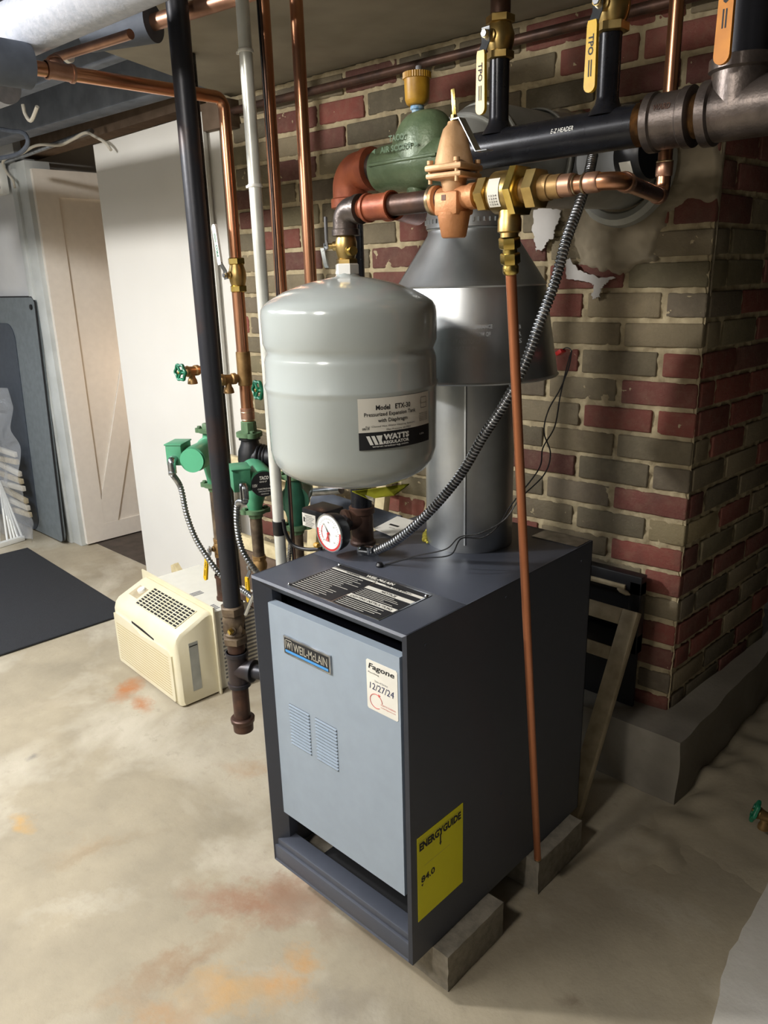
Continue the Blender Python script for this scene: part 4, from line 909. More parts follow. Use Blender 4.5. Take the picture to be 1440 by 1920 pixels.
# ---- black control box and bar behind, left of the riser
cb_ = thing('control_box', 'black aquastat control box with a printed white label, left of the brown tee', 'control box', at(600, 985, y=.25))
A = at(566, 960, y=.25)
G().bb((A.x, .25, A.z - .032), (A.x + .075, .32, A.z + .012), .003).build('housing', 'black_plastic', cb_)
bf_ = flat((A.x + .002, .2490, A.z - .036), (1, 0, 0), (0, 0, 1)); g = G(); rect(g, bf_, 0, .003, .048, .036); g.build('label', 'paper', cb_, recalc=False)
g = G(); b2 = flat((A.x + .002, .2486, A.z - .036), (1, 0, 0), (0, 0, 1))
for k in range(7): rect(g, b2, .010 + .002 * (k % 2), .006 + k * .004, .036 + .004 * (k % 3), .0072 + k * .004)
rect(g, b2, .004, .014, .009, .026); g.build('lettering', 'ink', cb_, recalc=False)
a_ = at(600, 938, y=.62); b_ = at(748, 990, y=.72)
tag(G().tube([at(590, 935, y=.60), at(748, 985, y=.70)], .030, 20).build('foam_pipe_cover', 'insulation_dark'), 'dark grey foam covered pipe behind the gauge and brown tee', 'pipe')
tag(G().tube(spline([at(531, 975, y=.165), at(536, 1000, y=.17), at(550, 1022, y=.18), at(575, 1030, y=.19), at(603, 1029, y=.2)]), .0045, 10).build('cable', 'black_plastic'), 'black cable looping from the grey conduit to the gauge', 'cable')
tag(G().hexa(at(590, 1021, y=.19), (1, 0, 0), .006, .012).build('wire_nut', 'yellow_cap'), 'tiny yellow connector beside the lower left of the gauge', 'connector')
tag(G().tube([at(560, 925, y=.5), at(640, 918, y=.5)], .012, 12).build('steel_pipe', 'steel'), 'short steel pipe stub under the grey tank, behind the green circulator', 'pipe')

# ================================================================== ZONES
ZX = [-1.088, -.893, -.714]; ZY = .35
def circulator(px, zt_, zb_, fc, label, face, r=.037, box=True, gm='green_paint', az_=None):
    """fc: centre of motor end"""
    t = thing('circulator', label, 'pump', (px, ZY, zb_)); fc = Vector(fc); zc_ = fc.z
    c = Vector((px, ZY, zc_)); d = (fc - c); L = d.length; d.normalize()
    for z, s in ((zt_, 1), (zb_, -1)):
        g = G(); g.rev((px, ZY, z - .006), (0, 0, 1), [(.030, 0), (.032, .001), (.032, .011), (.030, .012)], 24); 
        sd = Vector((-d.y, d.x, 0))
        for q in (-1, 1): g.rev(Vector((px, ZY, z - .006)) + sd * .030 * q, (0, 0, 1), [(.013, 0), (.013, .012)], 16); g.hexa(Vector((px, ZY, z + .006)) + sd * .030 * q, (0, 0, 1), .007, .006)
        g.rev((px, ZY, z), (0, 0, s), [(.022, 0), (.020, .018), (.019, .02)], 8)
        g.build('flange', 'green_dull', t)
    G().rev((px, ZY, zb_), (0, 0, 1), [(.019, 0), (.022, (zt_ - zb_) * .15), (.030, (zt_ - zb_) * .4), (.030, (zt_ - zb_) * .6), (.022, (zt_ - zb_) * .85), (.019, zt_ - zb_)], 24).build('volute', gm, t)
    G().rev(c - d * .01, d, [(r * 1.1, 0), (r * 1.1, .03), (r * .98, .034), (r * .98, L * .7), (r, L * .72), (r, L * .98), (r * .95, L + .01)], 36).build('motor', gm, t)
    fe = c + d * (L + .01)
    G().rev(fe, d, [(r * .93, 0), (r * .93, .0012)], 36).build('end_cap', face, t)
    if box:
        sd = Vector((-d.y, d.x, 0)) * -1
        if sd.dot(Vector((-.7, -.7, 0))) < 0: sd *= -1
        R = Matrix((d, sd, d.cross(sd))).transposed()
        bc_ = c + d * (L - .035) + sd * (r + .018) + Vector((0, 0, .012)); jb_ = G().box(bc_, (.075, .046, .058), R, .003).build('terminal_box', gm, t); G().box(bc_ + Vector((0, 0, .030)), (.079, .050, .004), R, .001).build('box_lid', gm, jb_)
        k = bc_ + d * .040 + Vector((0, 0, -.010)); kk = k + d * .016
        G().tube(fillet([k - d * .004, kk, kk + Vector((0, 0, -.034))], .012), .0115, 16).build('cable_elbow', 'chrome', jb_)
        G().box(kk + Vector((0, 0, -.034)) , (.03, .014, .010), R, .002).build('cable_clamp', 'steel', jb_)
        CLAMP.append(kk + Vector((0, 0, -.040)))
    return t, fe, d
CLAMP = []
fa = at(362, 862, y=.235); ca, fe_, dA_ = circulator(ZX[0], 1.01, .845, fa, 'leftmost green circulator pump with a plain bright green end cap', 'green_face', .0365)
fb = at(494, 906, y=.265); cb2, feB, dB_ = circulator(ZX[1], .90, .80, fb, 'green circulator pump with a black printed end plate, left of the grey conduit', 'ink', .036)
xr = Vector((-dB_.y, dB_.x, 0)); fn = lambda u, v: feB + dB_ * .0016 + xr * u + Vector((0, 0, v))
g = G(); text(g, 'TACO', fn, -.012, .012, .024, .010, .05, .1); text(g, '007', fn, -.012, .005, .02, .004, .02); text(g, '115V', fn, -.030, -.006, .012, .008, .03); text(g, '60Hz', fn, .014, -.006, .014, .008, .03); text(g, 'CARTRIDGE', fn, -.018, -.014, .034, .004, .02); text(g, 'CIRCULATOR', fn, -.016, -.020, .030, .003, .02); text(g, 'CRANSTON RI', fn, -.010, -.027, .02, .003, .02); g.build('lettering', 'white_plastic', cb2, recalc=False)
fcc = at(566, 925, y=.30); circulator(ZX[2], .93, .79, Vector((ZX[2] - .07, ZY + .08, .865)), 'shadowed green circulator pump partly under the grey tank', 'green_shaded', .036, False, 'green_shaded')
# zone pipes below
ZB_ = (.62, .60, .60)
for i, (x, zb_, nm) in enumerate(((ZX[0], .83, 'leftmost'), (ZX[1], .79, 'middle'), (ZX[2], .775, 'right'))):
    nipple('pipe_nipple', 'iron_tan', (x, ZY, zb_), (x, ZY, .665), .0168, {'leftmost': 'iron pipe between leftmost green pump and the brass valve beside the black gas pipe', 'middle': 'iron pipe below the pump with the black printed end plate', 'right': 'iron pipe below the shadowed green pump, right of the grey conduit'}[nm])
    s_ = Vector((-.1, -1, 0)); ball_valve((x, ZY, .635 if i else .645), (0, 0, 1), s_, (.0 if i else -.25, 0, -1), .018, .06, {'leftmost': 'brass ball valve with yellow lever under the leftmost pump, above the air conditioner', 'middle': 'brass ball valve with yellow lever just left of the boiler top corner', 'right': 'brass ball valve hidden behind the boiler top left edge'}[nm], hl=.09, body='brass_dull', ends='brass_dull', gw=.009)
    tee('pipe_tee' if i else 'pipe_elbow', 'iron_brown', (x, ZY, .515), (0, 0, 1) if not i else (1, 0, 0), (1, 0, 0) if not i else (0, 0, 1), .0235, .042, {'leftmost': 'brown iron elbow at the left end of the return manifold', 'middle': 'brown iron tee in the return manifold behind the gas cock', 'right': 'brown iron tee of the return manifold nearest the boiler'}[nm])
    nipple('pipe_nipple', 'iron_brown', (x, ZY, .55), (x, ZY, .61), .0168, {'leftmost': 'short nipple below the leftmost zone valve', 'middle': 'short nipple below the middle zone valve', 'right': 'short nipple below the zone valve nearest the boiler'}[nm])
G()
nipple('manifold_pipe', 'iron_brown', (ZX[0], ZY, .515), (-.444, ZY, .515), .0168, 'horizontal return manifold pipe entering the left side of the boiler')
# flow check body above pump B, plus upper pipes
fk = thing('flow_check', 'black cast flow check valve under a green flange, left of the grey tank', 'valve', (ZX[1], ZY, .9))
c = Vector((ZX[1], ZY, .955))
G().rev((ZX[1], ZY, .905), (0, 0, 1), [(.030, 0), (.034, .02), (.037, .045), (.034, .07), (.026, .09), (.024, .10), (.030, .102), (.030, .112)], 28).build('body', 'black_plastic', fk)
g = G(); q_ = Vector((.85, .5, 0)).normalized()
for k in range(4): g.torus(c + q_ * (.028 + k * .010), q_, .036 - k * .002, .004, 24, 6)
g.tube([c, c + q_ * .07], .034, 24); g.build('ribbed_side', 'black_plastic', fk)
g = G(); g.rev((ZX[1], ZY, 1.015), (0, 0, 1), [(.034, 0), (.036, .001), (.036, .012), (.034, .013)], 24)
for q in (-1, 1): g.rev((ZX[1] + .030 * q, ZY - .012 * q, 1.015), (0, 0, 1), [(.014, 0), (.014, .013)], 16); g.hexa((ZX[1] + .030 * q, ZY - .012 * q, 1.028), (0, 0, 1), .007, .006)
g.rev((ZX[1], ZY, 1.027), (0, 0, 1), [(.022, 0), (.021, .028), (.018, .031)], 8); g.build('flange', 'green_dull', fk)
def riser(x, y, z0, z1, r, label, name='copper_riser', top=None, couplings=(), m='copper', dx=0.0):
    t = thing(name, label, 'pipe', (x, y, z0)); 
    pts = [Vector((x, y, z0)), Vector((x + dx, y, z1))]
    if top: pts = fillet(pts + top, r * 1.7)
    G().tube(pts, r, 24).build('pipe', m, t)
    for z in couplings: G().rev((x, y, z), (0, 0, 1), [(r * 1.02, 0), (r * 1.15, .002), (r * 1.15, .03), (r * 1.02, .032)], 20).build('coupling', 'copper_dull', t)
    for z in couplings: G().torus((x, y, z), (0, 0, 1), r * 1.06, .0015, 20, 6).build('solder_ring', 'solder', t)
    return t
BR = .0143
t = riser(ZX[1], ZY, 1.058, 1.405, .0165, 'copper pipe standing on the black flow check, with a side drain valve', couplings=(1.062,))
G().rev((ZX[1], ZY, 1.155), (0, 0, 1), [(.0175, 0), (.0192, .002), (.0192, .088), (.0175, .09)], 24).build('branch_fitting', 'brass_dull', t)
G().torus((ZX[1], ZY, 1.083), (0, 0, 1), .0175, .002, 20, 6).build('solder_ring', 'solder', t)
bv = ball_valve((ZX[1] + .003, ZY, 1.44), (0, 0, 1), (-.05, -1, 0), (-.13, .0, 1), .0185, .085, 'brass ball valve with a white upright lever on the left copper pipe', grip='white_plastic', hl=.11, body='brass', ends='brass_bright', txt='PRO', txtm='green_handle', gw=.009)
riser(ZX[1] + .003, ZY, 1.48, 1.852, BR, 'leftmost copper riser, elbowing at the ceiling toward the insulated pipe', top=[Vector((ZX[1], -.12, 1.848))])
tee('copper_tee', 'copper_dull', (ZX[1], -.055, 1.849), (0, 1, 0), (-.2, .0, .2), .0165, .03, 'copper tee at the end of the ceiling copper pipe near the insulated stub')
t = riser(ZX[2], ZY, .95, 2.06, .0143, 'copper riser just right of the pale conduit, going down behind the tank', couplings=())
riser(-.603, ZY, .95, 2.06, .0143, 'copper riser farthest right of the group, with a bright reflection near its top', couplings=(2.02,))
t = riser(ZX[0] + .012, ZY, 1.02, 2.06, .0143, 'copper riser above the leftmost pump, hidden behind the black gas pipe', dx=.05)
wheel_bib((ZX[0] - .01, ZY, 1.185), (.1, -.99, 0), 'brass drain valve with green wheel, left of the black gas pipe'); wheel_bib((ZX[1] - .008, ZY - .01, 1.175), (-.15, -.98, 0), 'brass drain valve with green wheel, between gas pipe and left copper riser')
wheel_bib((ZX[2] - .005, ZY - .01, 1.165), (-.1, -.99, 0), 'brass drain valve with green wheel, half hidden by the grey tank')
# conduits
CX, CYY = at(510, 800, y=.17).x, .17
cd_ = thing('conduit', 'pale grey painted conduit pipe running from ceiling down behind the boiler', 'conduit', (CX, CYY, .0))
G().tube([(CX, CYY, .0), (CX, CYY, 2.06)], .0133, 20).build('tube', 'emt_paint', cd_)
G().rev((CX, CYY, at(531, 1004, y=CYY).z), (0, 0, 1), [(.0145, 0), (.0148, .001), (.0148, .033), (.0145, .034)], 20).build('tape_wrap', 'tape_black', cd_)
for z in (at(475, 352, y=CYY).z, at(455, 101, y=CYY).z): g = G(); g.rev((CX, CYY, z), (0, 0, 1), [(.0150, 0), (.0155, .001), (.0155, .005), (.015, .006)], 20); g.box((CX - .018, CYY - .003, z + .003), (.012, .005, .005)); g.build('cable_tie', 'white_plastic', cd_)
for k, dx in enumerate((.021, .028)):
    tag(G().tube(spline([(CX + dx, CYY + .02, 2.06), (CX + dx + .004, CYY + .02, 1.8), (CX + dx + .008 - .004 * k, CYY + .02, 1.55), (CX + dx, CYY + .02, 1.2), (CX + dx - .002, CYY + .02, .62)]), .0025, 8).build('cable', ('black_plastic', 'iron_brown')[k]), ('thin black cable strapped along the right of the pale conduit', 'thin brown cable running beside the pale conduit')[k], 'cable')
# armored cables of the pumps
ca_ = CLAMP[0]; armored('armored_cable', 'steel', [ca_] + [at(u, v, y=y) for u, v, y in ((339, 915, .22), (350, 965, .22), (367, 1010, .225), (392, 1050, .23), (418, 1083, .25), (440, 1105, .27))], .0082, 'armored cable drooping from the leftmost green pump behind the gas pipe', .0072)
ca_ = CLAMP[1]; armored('armored_cable', 'steel', [ca_] + [at(u, v, y=y) for u, v, y in ((446, 945, .235), (444, 985, .235), (452, 1025, .24), (466, 1052, .25), (481, 1072, .27), (492, 1088, .30))], .0085, 'armored cable drooping from the black-faced pump to behind the boiler', .0072)
armored('armored_cable', 'steel', [at(u, v, y=y) for u, v, y in ((436, 1098, .26), (450, 1104, .25), (464, 1113, .25), (474, 1122, .25), (490, 1135, .27))], .008, 'short armored cable between the gas pipe and the boiler corner', .0072)
armored('armored_cable', 'steel', [at(u, v, y=y) for u, v, y in ((553, 985, .42), (546, 1010, .42), (543, 1035, .42), (541, 1060, .42))], .0065, 'armored cable glimpsed right of the conduit behind the boiler', .0072)

# ================================================================== GAS LINE
GX, GY = -.751, .15
zv = at(440, 1165, y=GY).z
gp = nipple('gas_pipe', 'black_pipe_worn', (GX, GY, zv + .035), (GX, GY, 2.3), .0232, 'thick black gas pipe from the ceiling down to the gas cock')
gv = thing('gas_cock', 'old iron gas cock with brass stem on the black gas pipe above the tee', 'valve', (GX, GY, zv - .05))
g = G(); g.hexa((GX, GY, zv + .02), (0, 0, 1), .033, .026); g.rev((GX, GY, zv - .045), (0, 0, 1), [(.024, 0), (.028, .012), (.022, .022), (.027, .036), (.030, .05), (.025, .068)], 20); g.hexa((GX, GY, zv - .062), (0, 0, 1), .034, .022); g.build('body', 'iron_tan', gv)
sd_ = Vector((.62, -.78, 0)); g = G(); g.rev(Vector((GX, GY, zv - .015)) - sd_ * .035, sd_, [(.010, 0), (.014, .01), (.022, .02), (.026, .04), (.026, .052), (.012, .056), (.012, .062)], 20); g.build('plug', 'iron_tan', gv)
G().box(Vector((GX, GY, zv - .015)) + sd_ * .034, (.012, .012, .012), Matrix.Rotation(.5, 3, 'Y'), .001).build('square_head', 'brass_bright', gv)
g = G(); q0 = at(462, 1148, y=.12); q1 = at(474, 1118, y=.12); g.tube(spline([q0 + Vector((-.004, 0, -.006)), q0, q1, q1 + Vector((.01, 0, .006))]), .005, 8); g.build('wire_loop', 'chrome', gv)
zt2 = at(450, 1255, y=GY).z
nipple('gas_nipple', 'iron_brown', (GX, GY, zt2 + .05), (GX, GY, zv - .05), .0232, 'black nipple between the gas cock and the gas tee')
tee('gas_tee', 'black_pipe_worn', (GX, GY, zt2), (0, 0, 1), (.93, .37, 0), .0275, .052, 'black iron gas tee with a rusty upper band, left of the boiler', None, .05)
nipple('gas_pipe', 'black_pipe_worn', (GX + .04, GY + .016, zt2), (-.44, GY + .13, zt2), .020, 'horizontal gas pipe from the gas tee into the boiler side')
zc2 = at(452, 1350, y=GY).z
nipple('drip_leg', 'iron_brown', (GX, GY, zc2), (GX, GY, zt2 - .04), .0225, 'capped drip leg nipple hanging below the gas tee')
cpg = G(); cpg.rev((GX, GY, zc2 - .028), (0, 0, 1), [(.022, 0), (.027, .003), (.028, .026), (.032, .030), (.033, .040), (.030, .043)], 24); tag(cpg.build('end_plug', 'iron_brown'), 'round iron cap at the bottom of the gas drip leg', 'cap')
# thin black pipe behind
bxp = at(408, 700, y=.55).x
nipple('black_pipe', 'black_pipe', (bxp, .55, .02), (bxp, .55, 2.06), .0185, 'slimmer black pipe standing directly behind the gas pipe')
# ================================================================== LEFT SIDE: BOARDS, DOOR, PANEL
def wl_pt(u, d, z): return WP + WU * u + WN * d + Vector((0, 0, z))
def uof(u, v, d): return (at(u, v, wall=d) - WP).dot(WU)
ua = uof(180, 266, .03); ub = uof(338, 238, .03)
b1 = thing('white_board', 'tall white board standing against the doorway, left of the black gas pipe', 'board', wl_pt((ua + ub) / 2, .03, 0))
def slab(g, u0, u1, z0, z1, d0, d1, top=None):
    Q = [wl_pt(u0, d0, z0), wl_pt(u1, d0, z0), wl_pt(u1, d0, z1 if top is None else top), wl_pt(u0, d0, z1)]; g.prism(Q, WN * (d1 - d0))
ub2 = uof(378, 233, .05)
g = G(); slab(g, ua, ub2, .001, 2.0, .028, .046, 2.02); g.build('panel', 'board_white', b1)
tag_u = uof(384, 420, .06)
g = G(); slab(g, ub2 + .0, ub2 - .012, .001, 2.02, .044, .056); g.build('edge_strip', 'white_plastic', b1)
b2_ = thing('grey_board', 'narrower pale board leaning between the black pipes and the left copper riser', 'board', wl_pt(ub2 - .1, .02, 0))
uc = uof(413, 240, .02); ud = uof(462, 880, .02)
g = G(); Q = [wl_pt(ub2 + .02, .012, .001), wl_pt(ud, .012, .001), wl_pt(uc, .012, 1.965), wl_pt(ub2 + .02, .012, 1.985)]; g.prism(Q, WN * .014); g.build('panel', 'board_grey' if False else 'board_white', b2_)
# door
dr_ = thing('barn_door', 'open white plank door with diagonal brace, in the doorway left of the white board', 'door', (-3.27, .9, 0))
D0 = Vector((-3.285, .895, 0)); D1 = Vector((-3.255, 1.70, 0)); du = (D1 - D0).normalized(); dn = Vector((du.y, -du.x, 0)); WD = .80
def dpt(u, o, z): return D0 + du * u + dn * o + Vector((0, 0, z))
def dslab(g, u0, u1, z0, z1, o0, o1): g.prism([dpt(u0, o0, z0), dpt(u1, o0, z0), dpt(u1, o0, z1), dpt(u0, o0, z1)], dn * (o1 - o0))
g = G(); dslab(g, 0, WD, .012, 1.99, -.035, 0); g.build('panel', 'door_white', dr_)
g = G(); dslab(g, 0, .115, .012, 1.99, 0, .012); g.build('stile', 'door_white', dr_)
g = G(); dslab(g, WD - .11, WD, .012, 1.99, 0, .012); g.build('stile', 'door_white', dr_)
for z0, z1 in ((.012, .11), (1.86, 1.99)): g = G(); dslab(g, .115, WD - .11, z0, z1, 0, .012); g.build('rail', 'door_white', dr_)
g = G(); g.prism([dpt(.115, 0, .25), dpt(.115, 0, .11), dpt(.197, 0, .11), dpt(WD - .11, 0, 1.79), dpt(WD - .11, 0, 1.86), dpt(.598, 0, 1.86)], dn * .011); g.build('brace', 'door_white', dr_)
# sliding rail and header bits
tag(G().tube([(-3.62, .875, 2.045), (-2.52, .845, 2.05)], .011, 12).build('track_rail', 'steel'), 'thin steel track rail above the doorway', 'rail')
# leaning dark panel
lp = thing('bath_panel', 'large dark grey panel with a rounded inset, leaning on the left wall', 'panel', (-3.9, .83, 0))
def rrect(x0, z0, x1, z1, r, n=6):
    out = []
    for cx, cz, a0 in ((x1 - r, z1 - r, 0), (x0 + r, z1 - r, PI / 2), (x0 + r, z0 + r, PI), (x1 - r, z0 + r, 1.5 * PI)):
        for k in range(n + 1): a = a0 + PI / 2 * k / n; out.append((cx + r * math.cos(a), cz + r * math.sin(a)))
    return out
lean = lambda z: .855 - .05 * (1 - z / 1.38)
G().prism([(x, lean(z), z) for x, z in rrect(-5.2, .02, -3.395, 1.375, .03)], (0, .02, 0)).build('sheet', 'panel_grey', lp)
G().prism([(x, lean(z) - .004, z) for x, z in rrect(-5.0, -.0 + .02, -3.70, 1.235, .10)], (0, .006, 0)).build('inset', 'panel_dark', lp)
g = G(); g.tube([(x, lean(z) + .004, z) for x, z in [(-5.2, 1.377), (-3.42, 1.377), (-3.393, 1.35), (-3.393, .03)]], .005, 8); g.build('dark_edge', 'black_matte', lp)
G().rev((-3.435, lean(1.32) - .006, 1.325), (0, 1, 0), [(.014, 0), (.014, .008)], 16).build('bolt_hole', 'black_matte', lp)
# wrapped racks
wr = thing('wrapped_rack', 'white wire rack wrapped in clear plastic film, leaning at the left edge', 'rack', (-3.9, .7, 0))
b_ = at(44, 1008, z=.015); a__ = at(-60, 1040, z=.015)
G().box((a__ + b_) / 2, ((b_ - a__).length, .03, .028), Matrix.Rotation(math.atan2((b_ - a__).y, (b_ - a__).x), 3, 'Z'), .002).build('foot_rail', 'white_paint', wr)
tp_ = at(3, 912, y=.72)
for f in (.98, .90, .84, .78, .70, .55): s0 = a__.lerp(b_, f); G().tube([s0, tp_ + Vector((-.02 * (1 - f) * 4, 0, .10 * (1 - f)))], .0065, 8).build('rod', 'white_paint', wr)
xr_ = at(78, 1000, y=.74).x; xt_ = at(28, 775, y=.80).x
def film(a, b):
    z = .02 + b * .86; xr = xr_ + (xt_ - xr_) * b; x = xr - .75 * (1 - a); y = .70 + .06 * b + .03 * math.sin(a * 9 + z * 6) * (1 - b * .5) + wobble(x * 3, z * 3, 1, 2.5, .05) - (.04 * math.sin(PI * a))
    return Vector((x, min(y, .785), z))
for k in range(8): G().box((xr_ - .34, .745, .14 + k * .052), (.42 - .02 * k, .02, .03), Matrix.Rotation(.06 * (k % 3 - 1), 3, 'Y'), .003).build('slat', ('wood_pale', 'cable_white')[k % 2], wr)
G().grid(film, 40, 40).build('film', 'film', wr, sharp=180)
# electrical box and wires
eb = at(12, 340, y=.88); bx_ = thing('junction_box', 'white electrical box with knockouts high on the left wall', 'box', eb)
G().box(eb + Vector((-.03, -.02, .01)), (.11, .04, .15), None, .006).build('box', 'white_paint', bx_)
for dz in (.03, -.03): G().rev(eb + Vector((-.0, -.042, dz)), (0, 1, 0), [(.011, 0), (.011, .004)], 14).build('knockout', 'ink_grey', bx_)
wv = [(28, 352), (24, 338), (12, 322), (5, 305), (14, 296), (40, 288), (62, 275), (82, 271), (112, 272), (135, 262), (160, 249), (178, 256), (198, 268), (208, 281)]
tag(G().tube(spline([at(u, v, y=.83) for u, v in wv]), .0065, 8).build('cable', 'cable_white'), 'white cable stapled along the beam above the left doorway', 'cable')
tag(G().tube(spline([at(u, v, y=.6) for u, v in ((-10, 240), (20, 246), (45, 250), (52, 268), (40, 285), (20, 293), (-10, 298))]), .009, 8).build('cable', 'insulation_dark'), 'dark blue-grey cable curling near the upper left corner above the box', 'cable')
tag(G().tube(spline([at(u, v, y=.5) for u, v in ((43, 196), (47, 213), (58, 226), (70, 200))]), .007, 8).build('cable', 'cable_white'), 'short bent white cable end below the insulated stub', 'cable')
# floor mat
mt = G(); mt.box((-2.89, .10, .005), (1.28, 1.04, .009), Matrix.Rotation(-.045, 3, 'Z'), .003)
tag(mt.build('floor_mat', 'mat_rubber'), 'nearly black floor mat on the concrete at left, in front of the doorway', 'mat')

# ================================================================== AIR CONDITIONER
AC0 = Vector((-1.342, .298, .004)); aR = Matrix.Rotation(math.radians(-3.4) , 3, 'Z')
def A_(x, y, z): return AC0 + aR @ Vector((-x, y, z))     # x to the left, y back, z up
ac = thing('window_air_conditioner', 'cream window air conditioner standing on the floor behind the gas drip leg', 'air conditioner', A_(.25, .25, -.012))
Wd = .49
def yz(r=.02):  # bezel side outline (y, z)
    return [(.004, 0), (.0, .02), (.0, .235), (.008, .258), (.022, .274), (.125, .317), (.14, .32), (.15, .315), (.15, 0)]
pr_ = yz(); g = G(); n = len(pr_); xs_ = [0.0, .008, .02, Wd - .02, Wd - .008, Wd]; ins = [.012, .003, 0, 0, .003, .012]
vs = []
cy, cz = .075, .15
for x, i_ in zip(xs_, ins):
    for y, z in pr_: vs.append(A_(x, y + (i_ if y < .1 else 0), z - (i_ if z > .2 else (-i_ * .3 if z < .01 else 0))))
fs = [[a * n + b, a * n + (b + 1) % n, (a + 1) * n + (b + 1) % n, (a + 1) * n + b] for a in range(len(xs_) - 1) for b in range(n)] + [list(range(n)), [(len(xs_) - 1) * n + b for b in range(n)]]
g.add(vs, fs); g.build('front_bezel', 'ac_cream', ac, sharp=35)
# top discharge grille on the slope
s0 = Vector((0, .022, .274)); s1 = Vector((0, .125, .317)); sdir = (s1 - s0).normalized(); snrm = Vector((0, -sdir.z, sdir.y))
def sl(x, t, o=0.0): q = s0 + sdir * t + snrm * o; return A_(x, q.y, q.z)
g = G(); g.add([sl(.045, .010, .0006), sl(.355, .010, .0006), sl(.355, .102, .0006), sl(.045, .102, .0006)], [[0, 1, 2, 3]]); g.build('grille_recess', 'black_matte', ac, recalc=False)
g = G()
for k in range(9): t_ = .010 + k * .0115; g.prism([sl(.045, t_, .0), sl(.355, t_, .0), sl(.355, t_ + .0035, .0), sl(.045, t_ + .0035, .0)], (A_(0, 0, 0) - A_(0, 0, 0)) + aR @ Vector((0, snrm.y, snrm.z)) * .004)
for k in range(12): x_2 = .045 + k * .0280; g.prism([sl(x_2, .010), sl(x_2 + .004, .010), sl(x_2 + .004, .102), sl(x_2, .102)], aR @ Vector((0, snrm.y, snrm.z)) * .003)
g.build('discharge_grille', 'ac_cream', ac)
g = G(); g.add([sl(.375, .03, .0006), sl(.445, .03, .0006), sl(.445, .085, .0006), sl(.375, .085, .0006)], [[0, 1, 2, 3]]); g.build('control_panel', 'wood_pale', ac, recalc=False)
G().rev(sl(.40, .068, .0), aR @ Vector((0, snrm.y, snrm.z)), [(.016, 0), (.015, .010), (.0, .012)], 20).build('knob', 'white_plastic', ac)
# front intake panel
g = G(); pts = [(.035, .012), (Wd - .02, .012), (Wd - .012, .02), (Wd - .012, .215), (Wd - .03, .222), (.33, .215), (.25, .195), (.15, .205), (.05, .205), (.028, .19), (.028, .02)]
g.prism([A_(x, -.006, z) for x, z in pts], aR @ Vector((0, .008, 0))); g.build('intake_panel', 'ac_cream', ac)
g = G()
for k in range(15):
    z = .030 + k * .0105; w0 = .05; w1 = Wd - .03; g.bb((0, 0, 0), (0, 0, 0)) if False else g.prism([A_(w0, -.0068, z), A_(w1, -.0068, z), A_(w1, -.0068, z + .0036), A_(w0, -.0068, z + .0036)], aR @ Vector((0, .0005, 0)))
g.build('intake_louvers', 'ac_grille', ac)
g = G(); g.prism([A_(x, -.0015, z) for x, z in ((.16, .206), (.33, .218), (.33, .226), (.25, .222), (.16, .212))], aR @ Vector((0, .002, 0))); g.build('pull_slot', 'black_matte', ac)
g = G(); fnr = lambda u, v: A_(-.0008, .05 + u, .045 + v); rect(g, fnr, 0, 0, .035, .185); g.build('side_label', 'ink_grey' if False else 'emt', ac, recalc=False)
g = G(); fn2 = lambda u, v: A_(-.0012, .05 + u, .045 + v); rect(g, fn2, .002, .170, .033, .174)
g.build('label_heading', 'ink', ac, recalc=False)
g = G(); g.prism([A_(x, .150, z) for x, z in ((-.012, -.004), (Wd + .04, -.004), (Wd + .04, .335), (-.012, .335))], aR @ Vector((0, .006, 0))); g.build('mounting_flange', 'ac_cream', ac)
g = G(); g.prism([A_(x, .156, z) for x, z in ((.012, .0), (Wd - .012, .0), (Wd - .012, .305), (.012, .305))], aR @ Vector((0, .22, 0))); chs = g.build('cabinet', 'ac_white', ac)
g = G()
for k in range(16): z = .035 + k * .0155; g.prism([A_(.0115, .19, z), A_(.0115, .355, z), A_(.0115, .355, z + .007), A_(.0115, .19, z + .007)], aR @ Vector((.001, 0, 0)))
g.build('side_louvers', 'ink_grey', ac)
g = G()
for k in range(3): g.prism([A_(.22 - k * .012, .185, .3053), A_(.226 - k * .012, .185, .3053), A_(.226 - k * .012, .235, .3053), A_(.22 - k * .012, .235, .3053)], (0, 0, .0005))
for k in range(4): g.prism([A_(.07 - k * .012, .165, .3053), A_(.076 - k * .012, .165, .3053), A_(.076 - k * .012, .205, .3053), A_(.07 - k * .012, .205, .3053)], (0, 0, .0005))
g.build('top_slots', 'ink_grey', ac)
tag(G().prism([at(320, 1060, y=.62), at(326, 1057, y=.62), at(338, 1076, y=.62), at(322, 1076, y=.62)], (0, .02, 0)).build('wood_wedge', 'wood_cream'), 'small pale wood piece standing behind the air conditioner', 'wood')

# ================================================================== WINDOW SASHES
def sash(name, o, ux, uz, W, H, bars, m, label, w=.045, th=.03, group=None):
    t = thing(name, label, 'window', o); o = Vector(o); ux = Vector(ux).normalized(); uz = Vector(uz).normalized(); nn = ux.cross(uz).normalized()
    R = Matrix((ux, nn, uz)).transposed()
    for x in (w / 2, W - w / 2): G().box(o + ux * x + uz * H / 2, (w, th, H), R, .003).build('stile', m, t)
    for z in (w / 2, H - w / 2): G().box(o + ux * W / 2 + uz * z, (W - 2 * w, th * .95, w), R, .003).build('rail', m, t)
    for z in bars: G().box(o + ux * W / 2 + uz * z, (W - 2 * w, th * .8, w * .8), R, .003).build('crossbar', m, t)
    return t
